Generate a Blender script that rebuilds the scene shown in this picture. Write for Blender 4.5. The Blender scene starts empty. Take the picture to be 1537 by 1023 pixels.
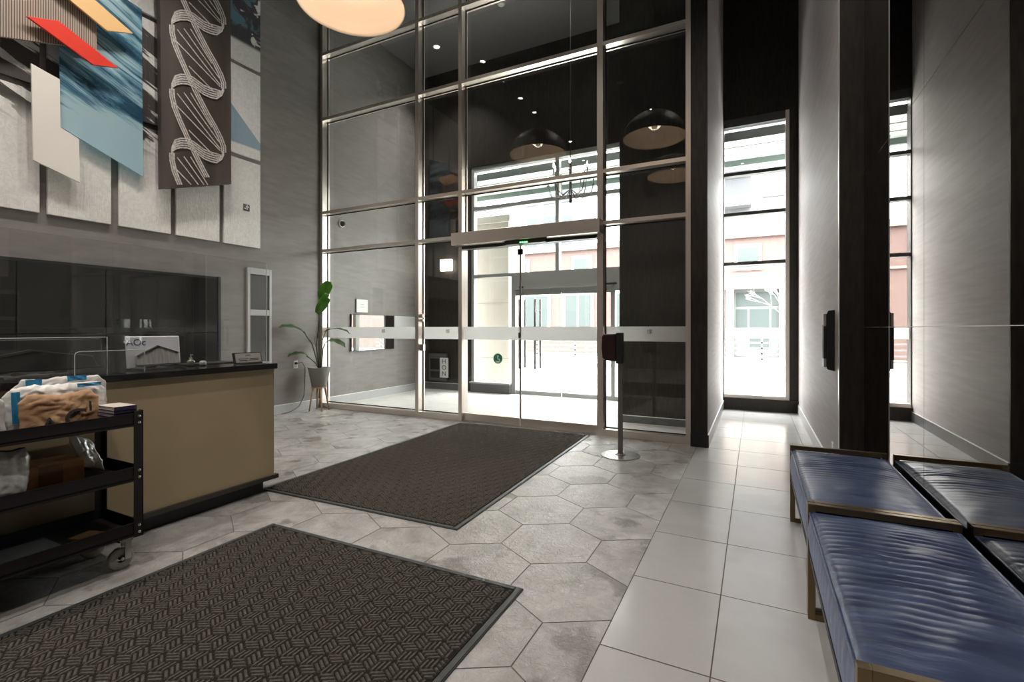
import bpy, bmesh, math, random
from mathutils import Vector, Matrix, noise
random.seed(7)
S = bpy.context.scene
C = S.collection
PI = math.pi

# ------------------------------------------------------------------ helpers
class MB:
    """collects geometry, links it as ONE mesh object"""
    def __init__(s): s.v = []; s.f = []; s.m = []
    def add(s, vs, fs, mi=0):
        b = len(s.v); s.v += [tuple(p) for p in vs]
        s.f += [tuple(b + i for i in f) for f in fs]; s.m += [mi] * len(fs); return s
    def box(s, x0, x1, y0, y1, z0, z1, mi=0, bev=0.0):
        if x0 > x1: x0, x1 = x1, x0
        if y0 > y1: y0, y1 = y1, y0
        if z0 > z1: z0, z1 = z1, z0
        vs = [(x0,y0,z0),(x1,y0,z0),(x1,y1,z0),(x0,y1,z0),(x0,y0,z1),(x1,y0,z1),(x1,y1,z1),(x0,y1,z1)]
        return s.add(vs, [(3,2,1,0),(4,5,6,7),(0,1,5,4),(1,2,6,5),(2,3,7,6),(3,0,4,7)], mi)
    def obox(s, c, ax, ay, az, hx, hy, hz, mi=0):
        c, ax, ay, az = Vector(c), Vector(ax), Vector(ay), Vector(az)
        vs = [c + ax*hx*a + ay*hy*b + az*hz*d for d in (-1,1) for a,b in ((-1,-1),(1,-1),(1,1),(-1,1))]
        return s.add(vs, [(3,2,1,0),(4,5,6,7),(0,1,5,4),(1,2,6,5),(2,3,7,6),(3,0,4,7)], mi)
    def prism(s, pts, off, mi=0):
        n = len(pts); off = Vector(off)
        vs = [Vector(p) for p in pts] + [Vector(p) + off for p in pts]
        fs = [tuple(range(n-1,-1,-1)), tuple(range(n, 2*n))] + [(i,(i+1)%n,n+(i+1)%n,n+i) for i in range(n)]
        return s.add(vs, fs, mi)
    def lathe(s, prof, c=(0,0,0), n=32, mi=0, closed=False):
        c = Vector(c); vs = []
        for r, z in prof:
            for k in range(n):
                a = 2*PI*k/n; vs.append((c.x + r*math.cos(a), c.y + r*math.sin(a), c.z + z))
        fs = []
        for i in range(len(prof)-1):
            for k in range(n):
                k2 = (k+1)%n; fs.append((i*n+k, i*n+k2, (i+1)*n+k2, (i+1)*n+k))
        if closed:
            fs.append(tuple(range(n-1,-1,-1))); m=(len(prof)-1)*n; fs.append(tuple(range(m, m+n)))
        return s.add(vs, fs, mi)
    def tube(s, pts, r, n=8, mi=0):
        pts = [Vector(p) for p in pts]; rs = r if isinstance(r,(list,tuple)) else [r]*len(pts)
        vs = []; up = Vector((0,0,1))
        for i, p in enumerate(pts):
            t = (pts[min(i+1,len(pts)-1)] - pts[max(i-1,0)]).normalized()
            a = t.cross(up)
            if a.length < 1e-3: a = t.cross(Vector((1,0,0)))
            a.normalize(); b = t.cross(a).normalized()
            for k in range(n):
                th = 2*PI*k/n; vs.append(p + (a*math.cos(th) + b*math.sin(th))*rs[i])
        fs = [(i*n+k, i*n+(k+1)%n, (i+1)*n+(k+1)%n, (i+1)*n+k) for i in range(len(pts)-1) for k in range(n)]
        fs += [tuple(range(n-1,-1,-1)), tuple(range((len(pts)-1)*n, len(pts)*n))]
        return s.add(vs, fs, mi)
    def cyl(s, p0, p1, r, n=24, mi=0): return s.tube([p0, p1], r, n, mi)
    def grid(s, fn, nu, nv, mi=0):
        vs = [fn(i/nu, j/nv) for j in range(nv+1) for i in range(nu+1)]
        w = nu+1
        return s.add(vs, [(j*w+i, j*w+i+1, (j+1)*w+i+1, (j+1)*w+i) for j in range(nv) for i in range(nu)], mi)
    def build(s, name, mats, parent=None, smooth=False, bevel=0, solid=0, sub=0, recalc=True):
        me = bpy.data.meshes.new(name)
        me.from_pydata(s.v, [], s.f)
        if not isinstance(mats,(list,tuple)): mats = [mats]
        for m in mats: me.materials.append(m)
        if len(mats) > 1:
            for p, mi in zip(me.polygons, s.m): p.material_index = mi
        if recalc:
            bm = bmesh.new(); bm.from_mesh(me); bmesh.ops.recalc_face_normals(bm, faces=bm.faces); bm.to_mesh(me); bm.free()
        if smooth:
            for p in me.polygons: p.use_smooth = True
        me.update()
        o = bpy.data.objects.new(name, me); C.objects.link(o)
        if parent: o.parent = parent
        if solid: m = o.modifiers.new('Solidify','SOLIDIFY'); m.thickness = solid; m.offset = 0
        if bevel:
            m = o.modifiers.new('Bevel','BEVEL'); m.width = bevel; m.segments = 2; m.limit_method = 'ANGLE'; m.angle_limit = 0.6
        if sub: m = o.modifiers.new('Subsurf','SUBSURF'); m.levels = sub; m.render_levels = sub
        return o

def B(*a): return MB().box(*a)
def tag(o, label, cat, group=None, kind=None):
    o['label'] = label; o['category'] = cat
    if group: o['group'] = group
    if kind: o['kind'] = kind
    return o
def thing(name, label, cat, loc=(0,0,0), rz=0, group=None, kind=None):
    o = bpy.data.objects.new(name, None); C.objects.link(o); o.location = loc; o.rotation_euler = (0,0,rz)
    o.empty_display_size = .1
    return tag(o, label, cat, group, kind)
def kids(o): return [c for c in bpy.data.objects if c.parent == o]
def dup(o, parent=None):
    c = o.copy(); C.objects.link(c)
    if parent: c.parent = parent
    for k in kids(o): dup(k, c)
    return c
def text(name, s, size, mat, parent, M, ext=.0008, align='CENTER'):
    cu = bpy.data.curves.new(name,'FONT'); cu.body = s; cu.size = size; cu.extrude = ext; cu.align_x = align; cu.align_y = 'CENTER'
    t = bpy.data.objects.new(name, cu); C.objects.link(t)
    dg = bpy.context.evaluated_depsgraph_get(); dg.update()
    me = bpy.data.meshes.new_from_object(t.evaluated_get(dg)); bpy.data.objects.remove(t)
    me.transform(M); me.materials.clear(); me.materials.append(mat)
    o = bpy.data.objects.new(name, me); C.objects.link(o); o.parent = parent
    return o
def frameM(o, x, y):
    """matrix taking text (x right, y up) to world axes x, y with origin o"""
    x, y = Vector(x).normalized(), Vector(y).normalized(); z = x.cross(y)
    M = Matrix((( x.x,y.x,z.x,o[0]),(x.y,y.y,z.y,o[1]),(x.z,y.z,z.z,o[2]),(0,0,0,1)))
    return M

# ------------------------------------------------------------------ camera geometry of the photograph (used to read points off known planes)
F, CX, CY, H = 726., 768.5, 493., 1.24
TH = math.radians(26.66); sn, cs = math.sin(TH), math.cos(TH)
def at(u, v, X=None, Y=None, Z=None):
    r = (u-CX)/F; dx, dy, dz = r*cs - sn, cs + r*sn, (CY-v)/F
    t = X/dx if X is not None else (Y/dy if Y is not None else (Z-H)/dz)
    return Vector((t*dx, t*dy, H + t*dz))

# ------------------------------------------------------------------ materials
def nt(name):
    m = bpy.data.materials.new(name); m.use_nodes = True; t = m.node_tree
    return m, t, t.nodes['Principled BSDF']
def N(t, typ, **kw):
    n = t.nodes.new(typ)
    for k, v in kw.items():
        if k in n.inputs.keys(): n.inputs[k].default_value = v
        else: setattr(n, k, v)
    return n
def simple(name, col, rough=.5, metal=0., spec=.5, **kw):
    m, t, b = nt(name)
    b.inputs['Base Color'].default_value = (*col, 1); b.inputs['Roughness'].default_value = rough
    b.inputs['Metallic'].default_value = metal; b.inputs['Specular IOR Level'].default_value = spec
    for k, v in kw.items(): b.inputs[k].default_value = v
    return m
def noisy(name, c0, c1, scale=6, rough=.6, metal=0., bump=0., stretch=(1,1,1), detail=6, spec=.5, lo=.35, hi=.65, bscale=None, rot=(0,0,0), **kw):
    m, t, b = nt(name); L = t.links.new
    g = N(t,'ShaderNodeNewGeometry'); mp = N(t,'ShaderNodeMapping'); mp.inputs['Scale'].default_value = stretch; mp.inputs['Rotation'].default_value = rot
    L(g.outputs['Position'], mp.inputs['Vector'])
    n = N(t,'ShaderNodeTexNoise', Scale=scale, Detail=detail); L(mp.outputs[0], n.inputs['Vector'])
    r = N(t,'ShaderNodeMapRange'); r.inputs['From Min'].default_value = lo; r.inputs['From Max'].default_value = hi
    L(n.outputs['Fac'], r.inputs['Value'])
    x = N(t,'ShaderNodeMix', data_type='RGBA'); x.inputs[6].default_value = (*c0,1); x.inputs[7].default_value = (*c1,1)
    L(r.outputs[0], x.inputs[0]); L(x.outputs[2], b.inputs['Base Color'])
    b.inputs['Roughness'].default_value = rough; b.inputs['Metallic'].default_value = metal; b.inputs['Specular IOR Level'].default_value = spec
    for k, v in kw.items(): b.inputs[k].default_value = v
    if bump:
        src = n
        if bscale: src = N(t,'ShaderNodeTexNoise', Scale=bscale, Detail=3); L(mp.outputs[0], src.inputs['Vector'])
        bp = N(t,'ShaderNodeBump', Strength=bump, Distance=.01); L(src.outputs['Fac'], bp.inputs['Height']); L(bp.outputs[0], b.inputs['Normal'])
    return m
def emit(name, col, strength):
    m, t, b = nt(name); b.inputs['Base Color'].default_value = (*col,1)
    b.inputs['Emission Color'].default_value = (*col,1); b.inputs['Emission Strength'].default_value = strength
    return m
def glass_mat(name, tint=(.97,.985,.98), ior=1.45, rough=0.0, diffuse=None, dfac=0.):
    m = bpy.data.materials.new(name); m.use_nodes = True; t = m.node_tree; L = t.links.new
    t.nodes.remove(t.nodes['Principled BSDF']); out = t.nodes['Material Output']
    tr = N(t,'ShaderNodeBsdfTransparent'); tr.inputs[0].default_value = (*tint,1)
    gl = N(t,'ShaderNodeBsdfGlossy'); gl.inputs['Roughness'].default_value = rough; gl.inputs[0].default_value = (1,1,1,1)
    ge = N(t,'ShaderNodeNewGeometry'); mx = N(t,'ShaderNodeMix', data_type='FLOAT')
    mx.inputs[2].default_value = ior; mx.inputs[3].default_value = 1/ior; L(ge.outputs['Backfacing'], mx.inputs[0])
    fr = N(t,'ShaderNodeFresnel'); L(mx.outputs[0], fr.inputs['IOR'])
    ms = N(t,'ShaderNodeMixShader'); L(fr.outputs[0], ms.inputs[0]); L(tr.outputs[0], ms.inputs[1]); L(gl.outputs[0], ms.inputs[2])
    res = ms
    if diffuse:
        df = N(t,'ShaderNodeBsdfDiffuse'); df.inputs[0].default_value = (*diffuse,1)
        m2 = N(t,'ShaderNodeMixShader'); m2.inputs[0].default_value = dfac; L(ms.outputs[0], m2.inputs[1]); L(df.outputs[0], m2.inputs[2]); res = m2
    L(res.outputs[0], out.inputs[0]); return m

M = {}
M['wall'] = noisy('wallcovering', (.205,.188,.174), (.245,.226,.211), scale=3.5, rough=.5, bump=.03, stretch=(1,1,5), bscale=40, spec=.45)
M['niche'] = noisy('niche_wallcovering', (.40,.375,.37), (.45,.425,.42), scale=3, rough=.62, bump=.05, stretch=(1,.6,8), bscale=30, spec=.35)
M['darkwall'] = noisy('dark_wall_and_shade', (.018,.014,.012), (.035,.028,.022), scale=6, rough=.5, stretch=(6,6,1), spec=.3)
M['ceiling'] = simple('ceiling_paint', (.16,.155,.15), .7)
M['black'] = simple('black_matte', (.012,.012,.013), .5)
M['frame'] = simple('anodised_frame', (.74,.675,.615), .3, .75)
M['frameout'] = simple('outer_frame', (.36,.37,.36), .45, .2)
M['frameblk'] = simple('black_frame', (.05,.05,.048), .45)
M['alu'] = simple('brushed_steel', (.55,.54,.52), .28, 1.)
M['chrome'] = simple('chrome', (.75,.75,.75), .12, 1.)
M['white'] = simple('white_paint', (.75,.74,.72), .45)
M['base'] = simple('baseboard_paint', (.42,.42,.42), .4)
M['basedark'] = simple('baseboard_tile', (.10,.10,.10), .35)
M['trimlight'] = simple('trim_metal', (.8,.8,.79), .3, .5)
M['glass'] = glass_mat('window_glass')
M['acrylic'] = glass_mat('clear_acrylic', (.96,.97,.97), 1.49)
M['acrylicedge'] = simple('acrylic_edge', (.8,.82,.82), .3)
def frost_mat():
    m = bpy.data.materials.new('frosted_film'); m.use_nodes = True; t = m.node_tree; L = t.links.new
    t.nodes.remove(t.nodes['Principled BSDF'])
    tl_ = N(t,'ShaderNodeBsdfTranslucent'); tl_.inputs[0].default_value=(.85,.85,.84,1); df = N(t,'ShaderNodeBsdfDiffuse'); df.inputs[0].default_value=(.7,.7,.69,1); tr = N(t,'ShaderNodeBsdfTransparent'); tr.inputs[0].default_value=(.9,.9,.9,1)
    a = N(t,'ShaderNodeMixShader'); a.inputs[0].default_value=.45; L(tl_.outputs[0],a.inputs[1]); L(df.outputs[0],a.inputs[2])
    b = N(t,'ShaderNodeMixShader'); b.inputs[0].default_value=.18; L(a.outputs[0],b.inputs[1]); L(tr.outputs[0],b.inputs[2]); L(b.outputs[0],t.nodes['Material Output'].inputs[0]); return m
M['frost'] = frost_mat()
M['mirror'] = None
M['logo'] = simple('logo_grey', (.08,.08,.08), .5)
M['ink'] = simple('ink_black', (.02,.02,.02), .6)

def mirror_mat():
    m = bpy.data.materials.new('smoked_mirror'); m.use_nodes = True; t = m.node_tree
    t.nodes.remove(t.nodes['Principled BSDF']); g = N(t,'ShaderNodeBsdfGlossy')
    g.inputs[0].default_value = (.56,.545,.525,1); g.inputs['Roughness'].default_value = .012
    t.links.new(g.outputs[0], t.nodes['Material Output'].inputs[0]); return m
M['mirror'] = mirror_mat()

def tile_mat(name, c0, c1, cd, rough, bump, scale, patch, amb=.35):
    m, t, b = nt(name); L = t.links.new
    g = N(t,'ShaderNodeNewGeometry')
    off = N(t,'ShaderNodeVectorMath', operation='SCALE'); cmb = N(t,'ShaderNodeCombineXYZ')
    L(g.outputs['Random Per Island'], cmb.inputs[0]); L(g.outputs['Random Per Island'], cmb.inputs[2]); L(cmb.outputs[0], off.inputs[0]); off.inputs['Scale'].default_value = 37.
    ad = N(t,'ShaderNodeVectorMath', operation='ADD'); L(g.outputs['Position'], ad.inputs[0]); L(off.outputs[0], ad.inputs[1])
    n1 = N(t,'ShaderNodeTexNoise', Scale=scale, Detail=9, Roughness=.6, Distortion=.6); L(ad.outputs[0], n1.inputs['Vector'])
    r1 = N(t,'ShaderNodeMapRange'); r1.inputs['From Min'].default_value=.35; r1.inputs['From Max'].default_value=.68; L(n1.outputs['Fac'], r1.inputs['Value'])
    x1 = N(t,'ShaderNodeMix', data_type='RGBA'); x1.inputs[6].default_value=(*c0,1); x1.inputs[7].default_value=(*c1,1); L(r1.outputs[0], x1.inputs[0])
    n2 = N(t,'ShaderNodeTexNoise', Scale=scale*.55, Detail=5, Roughness=.55); L(ad.outputs[0], n2.inputs['Vector'])
    r2 = N(t,'ShaderNodeMapRange'); r2.inputs['From Min'].default_value=.58; r2.inputs['From Max'].default_value=.64; r2.inputs['To Max'].default_value=patch; L(n2.outputs['Fac'], r2.inputs['Value'])
    x2 = N(t,'ShaderNodeMix', data_type='RGBA'); x2.inputs[7].default_value=(*cd,1); L(x1.outputs[2], x2.inputs[6]); L(r2.outputs[0], x2.inputs[0])
    L(x2.outputs[2], b.inputs['Base Color']); b.inputs['Roughness'].default_value = rough
    n3 = N(t,'ShaderNodeTexNoise', Scale=scale*6, Detail=6, Roughness=.65, Distortion=1.2); L(ad.outputs[0], n3.inputs['Vector'])
    mu = N(t,'ShaderNodeMath', operation='MULTIPLY'); L(n3.outputs['Fac'], mu.inputs[0]); L(n1.outputs['Fac'], mu.inputs[1])
    bp = N(t,'ShaderNodeBump', Strength=bump, Distance=.014 if bump > .5 else .005); L(mu.outputs[0], bp.inputs['Height']); L(bp.outputs[0], b.inputs['Normal'])
    return m
M['hex'] = tile_mat('slate_hex_tile', (.245,.232,.22), (.42,.405,.39), (.15,.138,.127), .25, 1.0, 4.8, .75)
M['square'] = tile_mat('smooth_square_tile', (.40,.395,.39), (.435,.43,.425), (.37,.365,.36), .2, .06, 3, .5)
M['vest'] = tile_mat('vestibule_tile', (.52,.51,.49), (.6,.59,.57), (.46,.45,.43), .4, .1, 3, .4)
M['grout'] = simple('grout', (.10,.085,.075), .8)

# ------------------------------------------------------------------ room constants
XL = -6.15; YC = 5.48; YO = 8.2; ZC = 6.46; XN0 = -.44; XN1 = .57; XM = .722; YP = 4.38; YB = -4.0
def structure(o, label, cat): return tag(o, label, cat, kind='structure')

# floors: each tile an island of one floor mesh, laid on grout
def clip_poly(poly, axis, val, keep_greater):
    out = []
    for i in range(len(poly)):
        a, b = poly[i], poly[(i+1)%len(poly)]
        ia = (a[axis] >= val) == keep_greater; ib = (b[axis] >= val) == keep_greater
        if ia: out.append(a)
        if ia != ib:
            k = (val - a[axis])/(b[axis]-a[axis]); out.append((a[0]+(b[0]-a[0])*k, a[1]+(b[1]-a[1])*k))
    return out
def rect_clip(p, x0, x1, y0, y1):
    for ax, v, g in ((0,x0,True),(0,x1,False),(1,y0,True),(1,y1,False)):
        if len(p) >= 3: p = clip_poly(p, ax, v, g)
    return p
def tiles(mb, polys, rect, gap, z0, z1):
    for p in polys:
        cx = sum(a for a,_ in p)/len(p); cy = sum(b for _,b in p)/len(p)
        q = []
        for (a,b) in p:
            d = math.hypot(a-cx,b-cy); k = (d-gap*1.1)/d; q.append((cx+(a-cx)*k, cy+(b-cy)*k))
        q = rect_clip(q, *rect)
        if len(q) < 3: continue
        n = len(q)
        mb.add([(a,b,z1) for a,b in q] + [(a,b,z0) for a,b in q], [tuple(range(n))] + [(i,n+i,n+(i+1)%n,(i+1)%n) for i in range(n)])
XB = -.545
hexes = []
R = .2955
for j in range(-14, 9):
    for i in range(-14, 3):
        hx = -.80 + (i + (j % 2)*.5)*.512; hy = 2.177 + j*.4435
        hexes.append([(hx + R*math.sin(PI/3*k), hy + R*math.cos(PI/3*k)) for k in range(6)])
mb = MB(); tiles(mb, hexes, (XL, XB-.002, YB, YC+.02), .0028, -.006, 0)
fl = mb.build('floor', M['hex'], recalc=False); structure(fl, 'grey slate-look hexagon tile floor of the lobby', 'floor')
B(XL, XM, YB, YC+.15, -.2, -.0025).build('grout_bed', M['grout'], fl)
sq = []
for j in range(-10, 12):
    for (xa, xb) in ((XB, -.142), (-.142, .458), (.458, 1.06)):
        y0 = 1.855 + j*.595; sq.append([(xa,y0),(xb,y0),(xb,y0+.595),(xa,y0+.595)])
mb = MB(); tiles(mb, sq, (XB, XM, YB, YO), .0036, -.006, 0)
fa = mb.build('floor_aisle', M['square'], recalc=False); structure(fa, 'pale smooth square-tile strip of floor running to the narrow window', 'floor')
B(XB, XM, YC+.15, YO, -.2, -.0025).build('grout_bed', M['grout'], fa)
vs = []
for j in range(0, 6):
    for i in range(-12, 1): vs.append([(i*.6,5.5+j*.6),(i*.6+.6,5.5+j*.6),(i*.6+.6,6.1+j*.6),(i*.6,6.1+j*.6)])
mb = MB(); tiles(mb, vs, (XL, -.62, YC+.02, YO), .0018, -.006, 0)
fv = mb.build('floor_vestibule', M['vest'], recalc=False); structure(fv, 'pale tiled floor of the glazed entrance vestibule', 'floor')
B(XL, XB, YC+.15, YO, -.2, -.0025).build('grout_bed', M['grout'], fv)
ce = B(XL-.3, XM+.3, YB-.2, YO+.25, ZC, ZC+.25).build('ceiling', M['ceiling']); structure(ce, 'dark grey painted high ceiling', 'ceiling')
# walls
wl = B(XL-.25, XL, YB, YO+.25, -.2, ZC).build('wall_left', M['wall']); structure(wl, 'tall grey textured wall behind the reception desk', 'wall')
wb = B(XL, XM+.2, YB-.2, YB, -.2, ZC).build('wall_back', M['wall']); structure(wb, 'grey back wall of the lobby behind the viewer', 'wall')
# mirrored right wall
wr = thing('wall_right', 'mirror-clad wall of large panels behind the blue benches', 'wall', kind='structure')
B(XM+.012, XM+.25, YB, YP, -.2, ZC).build('backing', M['black'], wr)
ys = [YP, 2.948, 1.5, .05, -1.4, YB]; zs = [0, 1.25, 2.39, 4.4, ZC]
for i in range(len(ys)-1):
    for j in range(len(zs)-1):
        B(XM, XM+.0115, ys[i+1]+.0015, ys[i]-.0015, zs[j]+(.0015 if j else 0), zs[j+1]-.0015).build('mirror_panel', M['mirror'], wr)
mb = MB()
for y in ys[1:-1]: mb.box(XM+.004, XM+.0118, y-.0014, y+.0014, 0, ZC)
for z in zs[1:-1]: mb.box(XM+.003, XM+.0118, YB, YP, z-.0014, z+.0014)
mb.build('joint', M['alu'], wr)
# niche right wall
wn = B(XN1, XM+.25, YP+.02, YO, -.2, ZC).build('wall_niche_right', M['niche']); structure(wn, 'light grey brushed wall right of the narrow window', 'wall')
B(XN1+.004, XM, YP, YP+.0195, 0, ZC).build('shaded_end_face', M['darkwall'], wn)['label'] = 'dark end face with wall shade painted in'  # shade on the wall end, painted as a separate near-black slab
t1 = B(XN1-.004, XN1+.0035, YP-.001, YP+.019, 0, ZC).build('trim_1', M['trimlight']); structure(t1, 'thin bright metal corner strip at the end of the niche wall', 'trim')
# pillar + block between vestibule and niche
pl = B(-.606, XN0, 5.425, 6.42, -.2, ZC).build('pillar', M['niche']); structure(pl, 'slim pillar between entrance glazing and window niche', 'pillar')
B(-.606, XN0, 5.41, 5.4245, 0, ZC).build('shaded_front_face', M['darkwall'], pl)['label'] = 'dark brown front face with wall shade painted in'  # pillar front in shade: the darkness is put into this slab's colour
B(-.607, XN0+.004, 5.402, 5.4095, 0, .135).build('plinth', M['black'], pl)
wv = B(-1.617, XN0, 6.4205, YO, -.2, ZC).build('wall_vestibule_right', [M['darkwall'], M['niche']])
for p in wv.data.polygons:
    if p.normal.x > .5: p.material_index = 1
structure(wv, 'dark wall block closing the vestibule on the right', 'wall')
mb = MB().box(XL, -5.03, YO, YO+.25, -.2, ZC).box(-5.03, -1.617, YO, YO+.25, 4.43, ZC).box(-1.617, XM+.25, YO, YO+.25, 4.47, ZC)
mb.box(-1.617, XN0, YO, YO+.25, -.2, 4.47).box(.455, XM+.25, YO, YO+.25, -.2, 4.47).box(XN0, .455, YO-.03, YO+.25, -.2, .15).box(XN0,XN1,YO-.05,YO,.15,.18)
wf = mb.build('wall_front', M['darkwall']); structure(wf, 'near-black street-side wall around the outer glazing', 'wall')
# baseboards
def bboard(name, box, label, m='base', top=None):
    o = B(*box).build(name, M[m]); structure(o, label, 'baseboard')
    x0,x1,y0,y1,z0,z1 = box
    B(x0, x1, y0, y1, z1, z1+.008).build('top_trim', M['trimlight'], o)
bboard('baseboard_left', (XL, XL+.014, YB, YC, 0, .13), 'light grey baseboard along the left lobby wall')
bboard('baseboard_vestibule_left', (XL, XL+.014, YC+.16, YO, 0, .13), 'light grey baseboard along the left vestibule wall')
bboard('baseboard_niche_left', (XN0, XN0+.012, 5.42, YO-.03, 0, .125), 'grey tile baseboard on the pillar side of the niche', 'basedark')
bboard('baseboard_niche_right', (XN1-.012, XN1, YP+.02, YO-.05, 0, .125), 'grey tile baseboard below the brushed niche wall', 'base')
bboard('baseboard_vestibule_right', (-1.617, -.607, 6.405, 6.42, 0, .09), 'dark baseboard of the vestibule block wall', 'basedark')
bboard('baseboard_front', (XL+.015, -5.1, YO-.014, YO, 0, .13), 'dark baseboard under the wall sconce in the vestibule', 'basedark')

# ------------------------------------------------------------------ window_1 : inner curtain wall
def logo(parent, c, x, y, s):
    """small mark of upright bars with crosspieces"""
    x, y = Vector(x), Vector(y); z = x.cross(y); mb = MB(); c = Vector(c)
    for dx in (-.42, -.14, .14, .42): mb.obox(c + x*dx*s, x, y, z, .05*s, (.5 if abs(dx) < .3 else .42)*s, .0008)
    mb.obox(c + y*.22*s - x*.28*s, x, y, z, .16*s, .05*s, .0008); mb.obox(c - y*.1*s + x*.28*s, x, y, z, .16*s, .05*s, .0008)
    mb.obox(c + y*.36*s + x*.28*s, x, y, z, .16*s, .05*s, .0008)
    return mb.build('logo_mark', M['logo'], parent)
w1 = thing('window_1', 'tall bronze-framed inner curtain wall of glass between lobby and vestibule', 'window', kind='structure')
mx = [(XL, -6.10), (-4.28, -4.222), (-3.557, -3.504), (-1.644, -1.573), (-.665, -.607)]
for a, b in mx: B(a, b, YC, YC+.15, 0, ZC).build('mullion', M['frame'], w1)
tz = [2.49, 3.09, 4.565, 5.59]; th = .05
bays = [(mx[i][1], mx[i+1][0]) for i in range(4)]
G0, G1 = YC+.108, YC+.118
for bi, (a, b) in enumerate(bays):
    for z in tz: B(a, b, YC+.002, YC+.148, z-.045, z+.0).build('transom', M['frame'], w1)
    B(a, b, YC+.002, YC+.148, ZC-.06, ZC).build('head', M['frame'], w1)
    if bi != 2: B(a, b, YC+.002, YC+.148, 0, .075).build('sill', M['frame'], w1)
    lv = ([] if bi == 2 else [(.075, tz[0]-.045)]) + [(tz[0], tz[1]-.045), (tz[1], tz[2]-.045), (tz[2], tz[3]-.045), (tz[3], ZC-.06)]
    for (z0, z1) in lv:
        B(a, b, G0, G1, z0, z1).build('pane', M['glass'], w1)
        g = .012; mb = MB()   # dark gasket around the pane
        for q in ((a,b,z0,z0+g),(a,b,z1-g,z1),(a,a+g,z0,z1),(b-g,b,z0,z1)): mb.box(q[0],q[1],G0-.006,G0-.001,q[2],q[3])
        mb.build('gasket', M['black'], w1)
    if bi != 2:
        fb = B(a+.012, b-.012, G0-.0025, G0-.0008, 1.095, 1.265).build('frosted_band', M['frost'], w1)
        cx = {0:-4.95, 1:-3.80, 3:-1.06}[bi]
        logo(fb, (cx, G0-.0035, 1.205), (1,0,0), (0,0,1), .055)
mb = MB().cyl((-4.215,YC+.06,1.42),(-4.18,YC+.06,1.42),.03,12).cyl((-4.215,YC+.06,1.355),(-4.18,YC+.06,1.355),.022,12)
mb.build('lock', M['chrome'], w1); B(-4.221,-4.17,YC+.04,YC+.09,.93,1.02).build('latch_plate', M['alu'], w1)

# door_1 : automatic glass door inside the curtain wall
d1 = thing('door_1', 'frameless automatic double glass door with bronze header box', 'door', kind='structure')
B(-3.575, -1.57, 5.33, 5.479, 2.335, 2.495).build('header_box', M['frame'], d1, bevel=.004)
B(-3.50, -1.645, 5.482, 5.60, 2.30, 2.44).build('track', M['frameblk'], d1)
sb = B(-2.80, -2.25, 5.36, 5.44, 2.285, 2.334).build('sensor', M['frameblk'], d1, bevel=.006)
for x in (-2.575, -2.545, -2.515, -2.49): B(x-.009, x+.009, 5.3585, 5.36, 2.293, 2.306).build('indicator_light', emit('green_led', (.1,1,.2), 6), sb)
xm = -2.66
for a, b in ((-3.50, xm-.004), (xm+.004, -1.648)):
    lf = B(a, b, 5.535, 5.547, .012, 2.30).build('leaf', M['glass'], d1)
    B(a, b, 5.528, 5.554, .012, .105).build('bottom_rail', M['frame'], lf)
    B(a, b, 5.5335, 5.5345, 1.095, 1.265).build('frosted_band', M['frost'], lf)
    s = b if b < -2 else a
    B(s-.006, s+.006, 5.533, 5.549, .1, 2.30).build('edge_seal', M['alu'], lf)
    B(s-.03, s+.03, 5.525, 5.557, 2.18, 2.25).build('patch_fitting', M['frameblk'], lf)
B(xm-.025, xm+.0, 5.525, 5.533, 1.12, 1.19).build('finger_pull', M['frameblk'], d1)
B(-3.504, -1.644, YC-.01, YC+.15, 0, .011).build('threshold', M['alu'], d1)

# ------------------------------------------------------------------ window_2 / door_2 : outer street glazing
w2 = thing('window_2', 'outer street glazing of the vestibule with white frames', 'window', kind='structure')
y0, y1 = YO+.02, YO+.14
for a, b, z0, z1 in ((-5.03,-4.97,0,4.43),(-4.14,-4.06,0,2.30),(-3.245,-3.175,2.30,4.43),(-1.69,-1.617,0,4.43)): B(a,b,y0,y1,z0,z1).build('mullion', M['frameout'], w2)
for z0, z1 in ((4.35,4.43),(3.57,3.64),(2.24,2.30)): B(-4.97,-1.69,y0+.002,y1-.002,z0,z1).build('transom', M['frameout'], w2)
B(-5.0,-4.14,YO-.06,y1-.002,0.0,.17).build('base', M['basedark'], w2); B(-5.02,-4.14,YO-.08,y1-.002,.17,.2).build('sill', M['frameout'], w2)
for a, b, z0, z1 in ((-4.97,-4.14,.2,2.24),(-4.97,-3.245,2.3,3.57),(-3.175,-1.69,2.3,3.57),(-4.97,-3.245,3.64,4.35),(-3.175,-1.69,3.64,4.35)):
    B(a,b,YO+.07,YO+.08,z0,z1).build('pane', M['glass'], w2)
d2 = thing('door_2', 'outer pair of glass street doors with long bar handles', 'door', kind='structure')
B(-4.06,-1.69,y0,y1,1.90,2.24).build('header_box', M['frameout'], d2)
B(-4.06,-2.16,YO-.02,y0,1.98,2.05).build('door_closer', M['frameout'], d2)
B(-3.95,-3.87,YO-.045,YO-.02,2.0,2.03).build('closer_arm', M['black'], d2); B(-2.42,-2.1,YO-.045,YO-.02,2.0,2.03).build('closer_arm', M['black'], d2)
for a, b in ((-4.05,-3.145),(-3.125,-2.22)):
    lf = B(a,b,YO+.06,YO+.072,.07,1.88).build('leaf', M['glass'], d2)
    B(a,b,YO+.045,YO+.09,.005,.075).build('bottom_rail', M['frameout'], lf); B(a,b,YO+.045,YO+.09,1.87,1.9).build('top_rail', M['frameout'], lf)
    B(a,b,YO+.0575,YO+.0592,1.095,1.265).build('frosted_band', M['frost'], lf)
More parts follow.
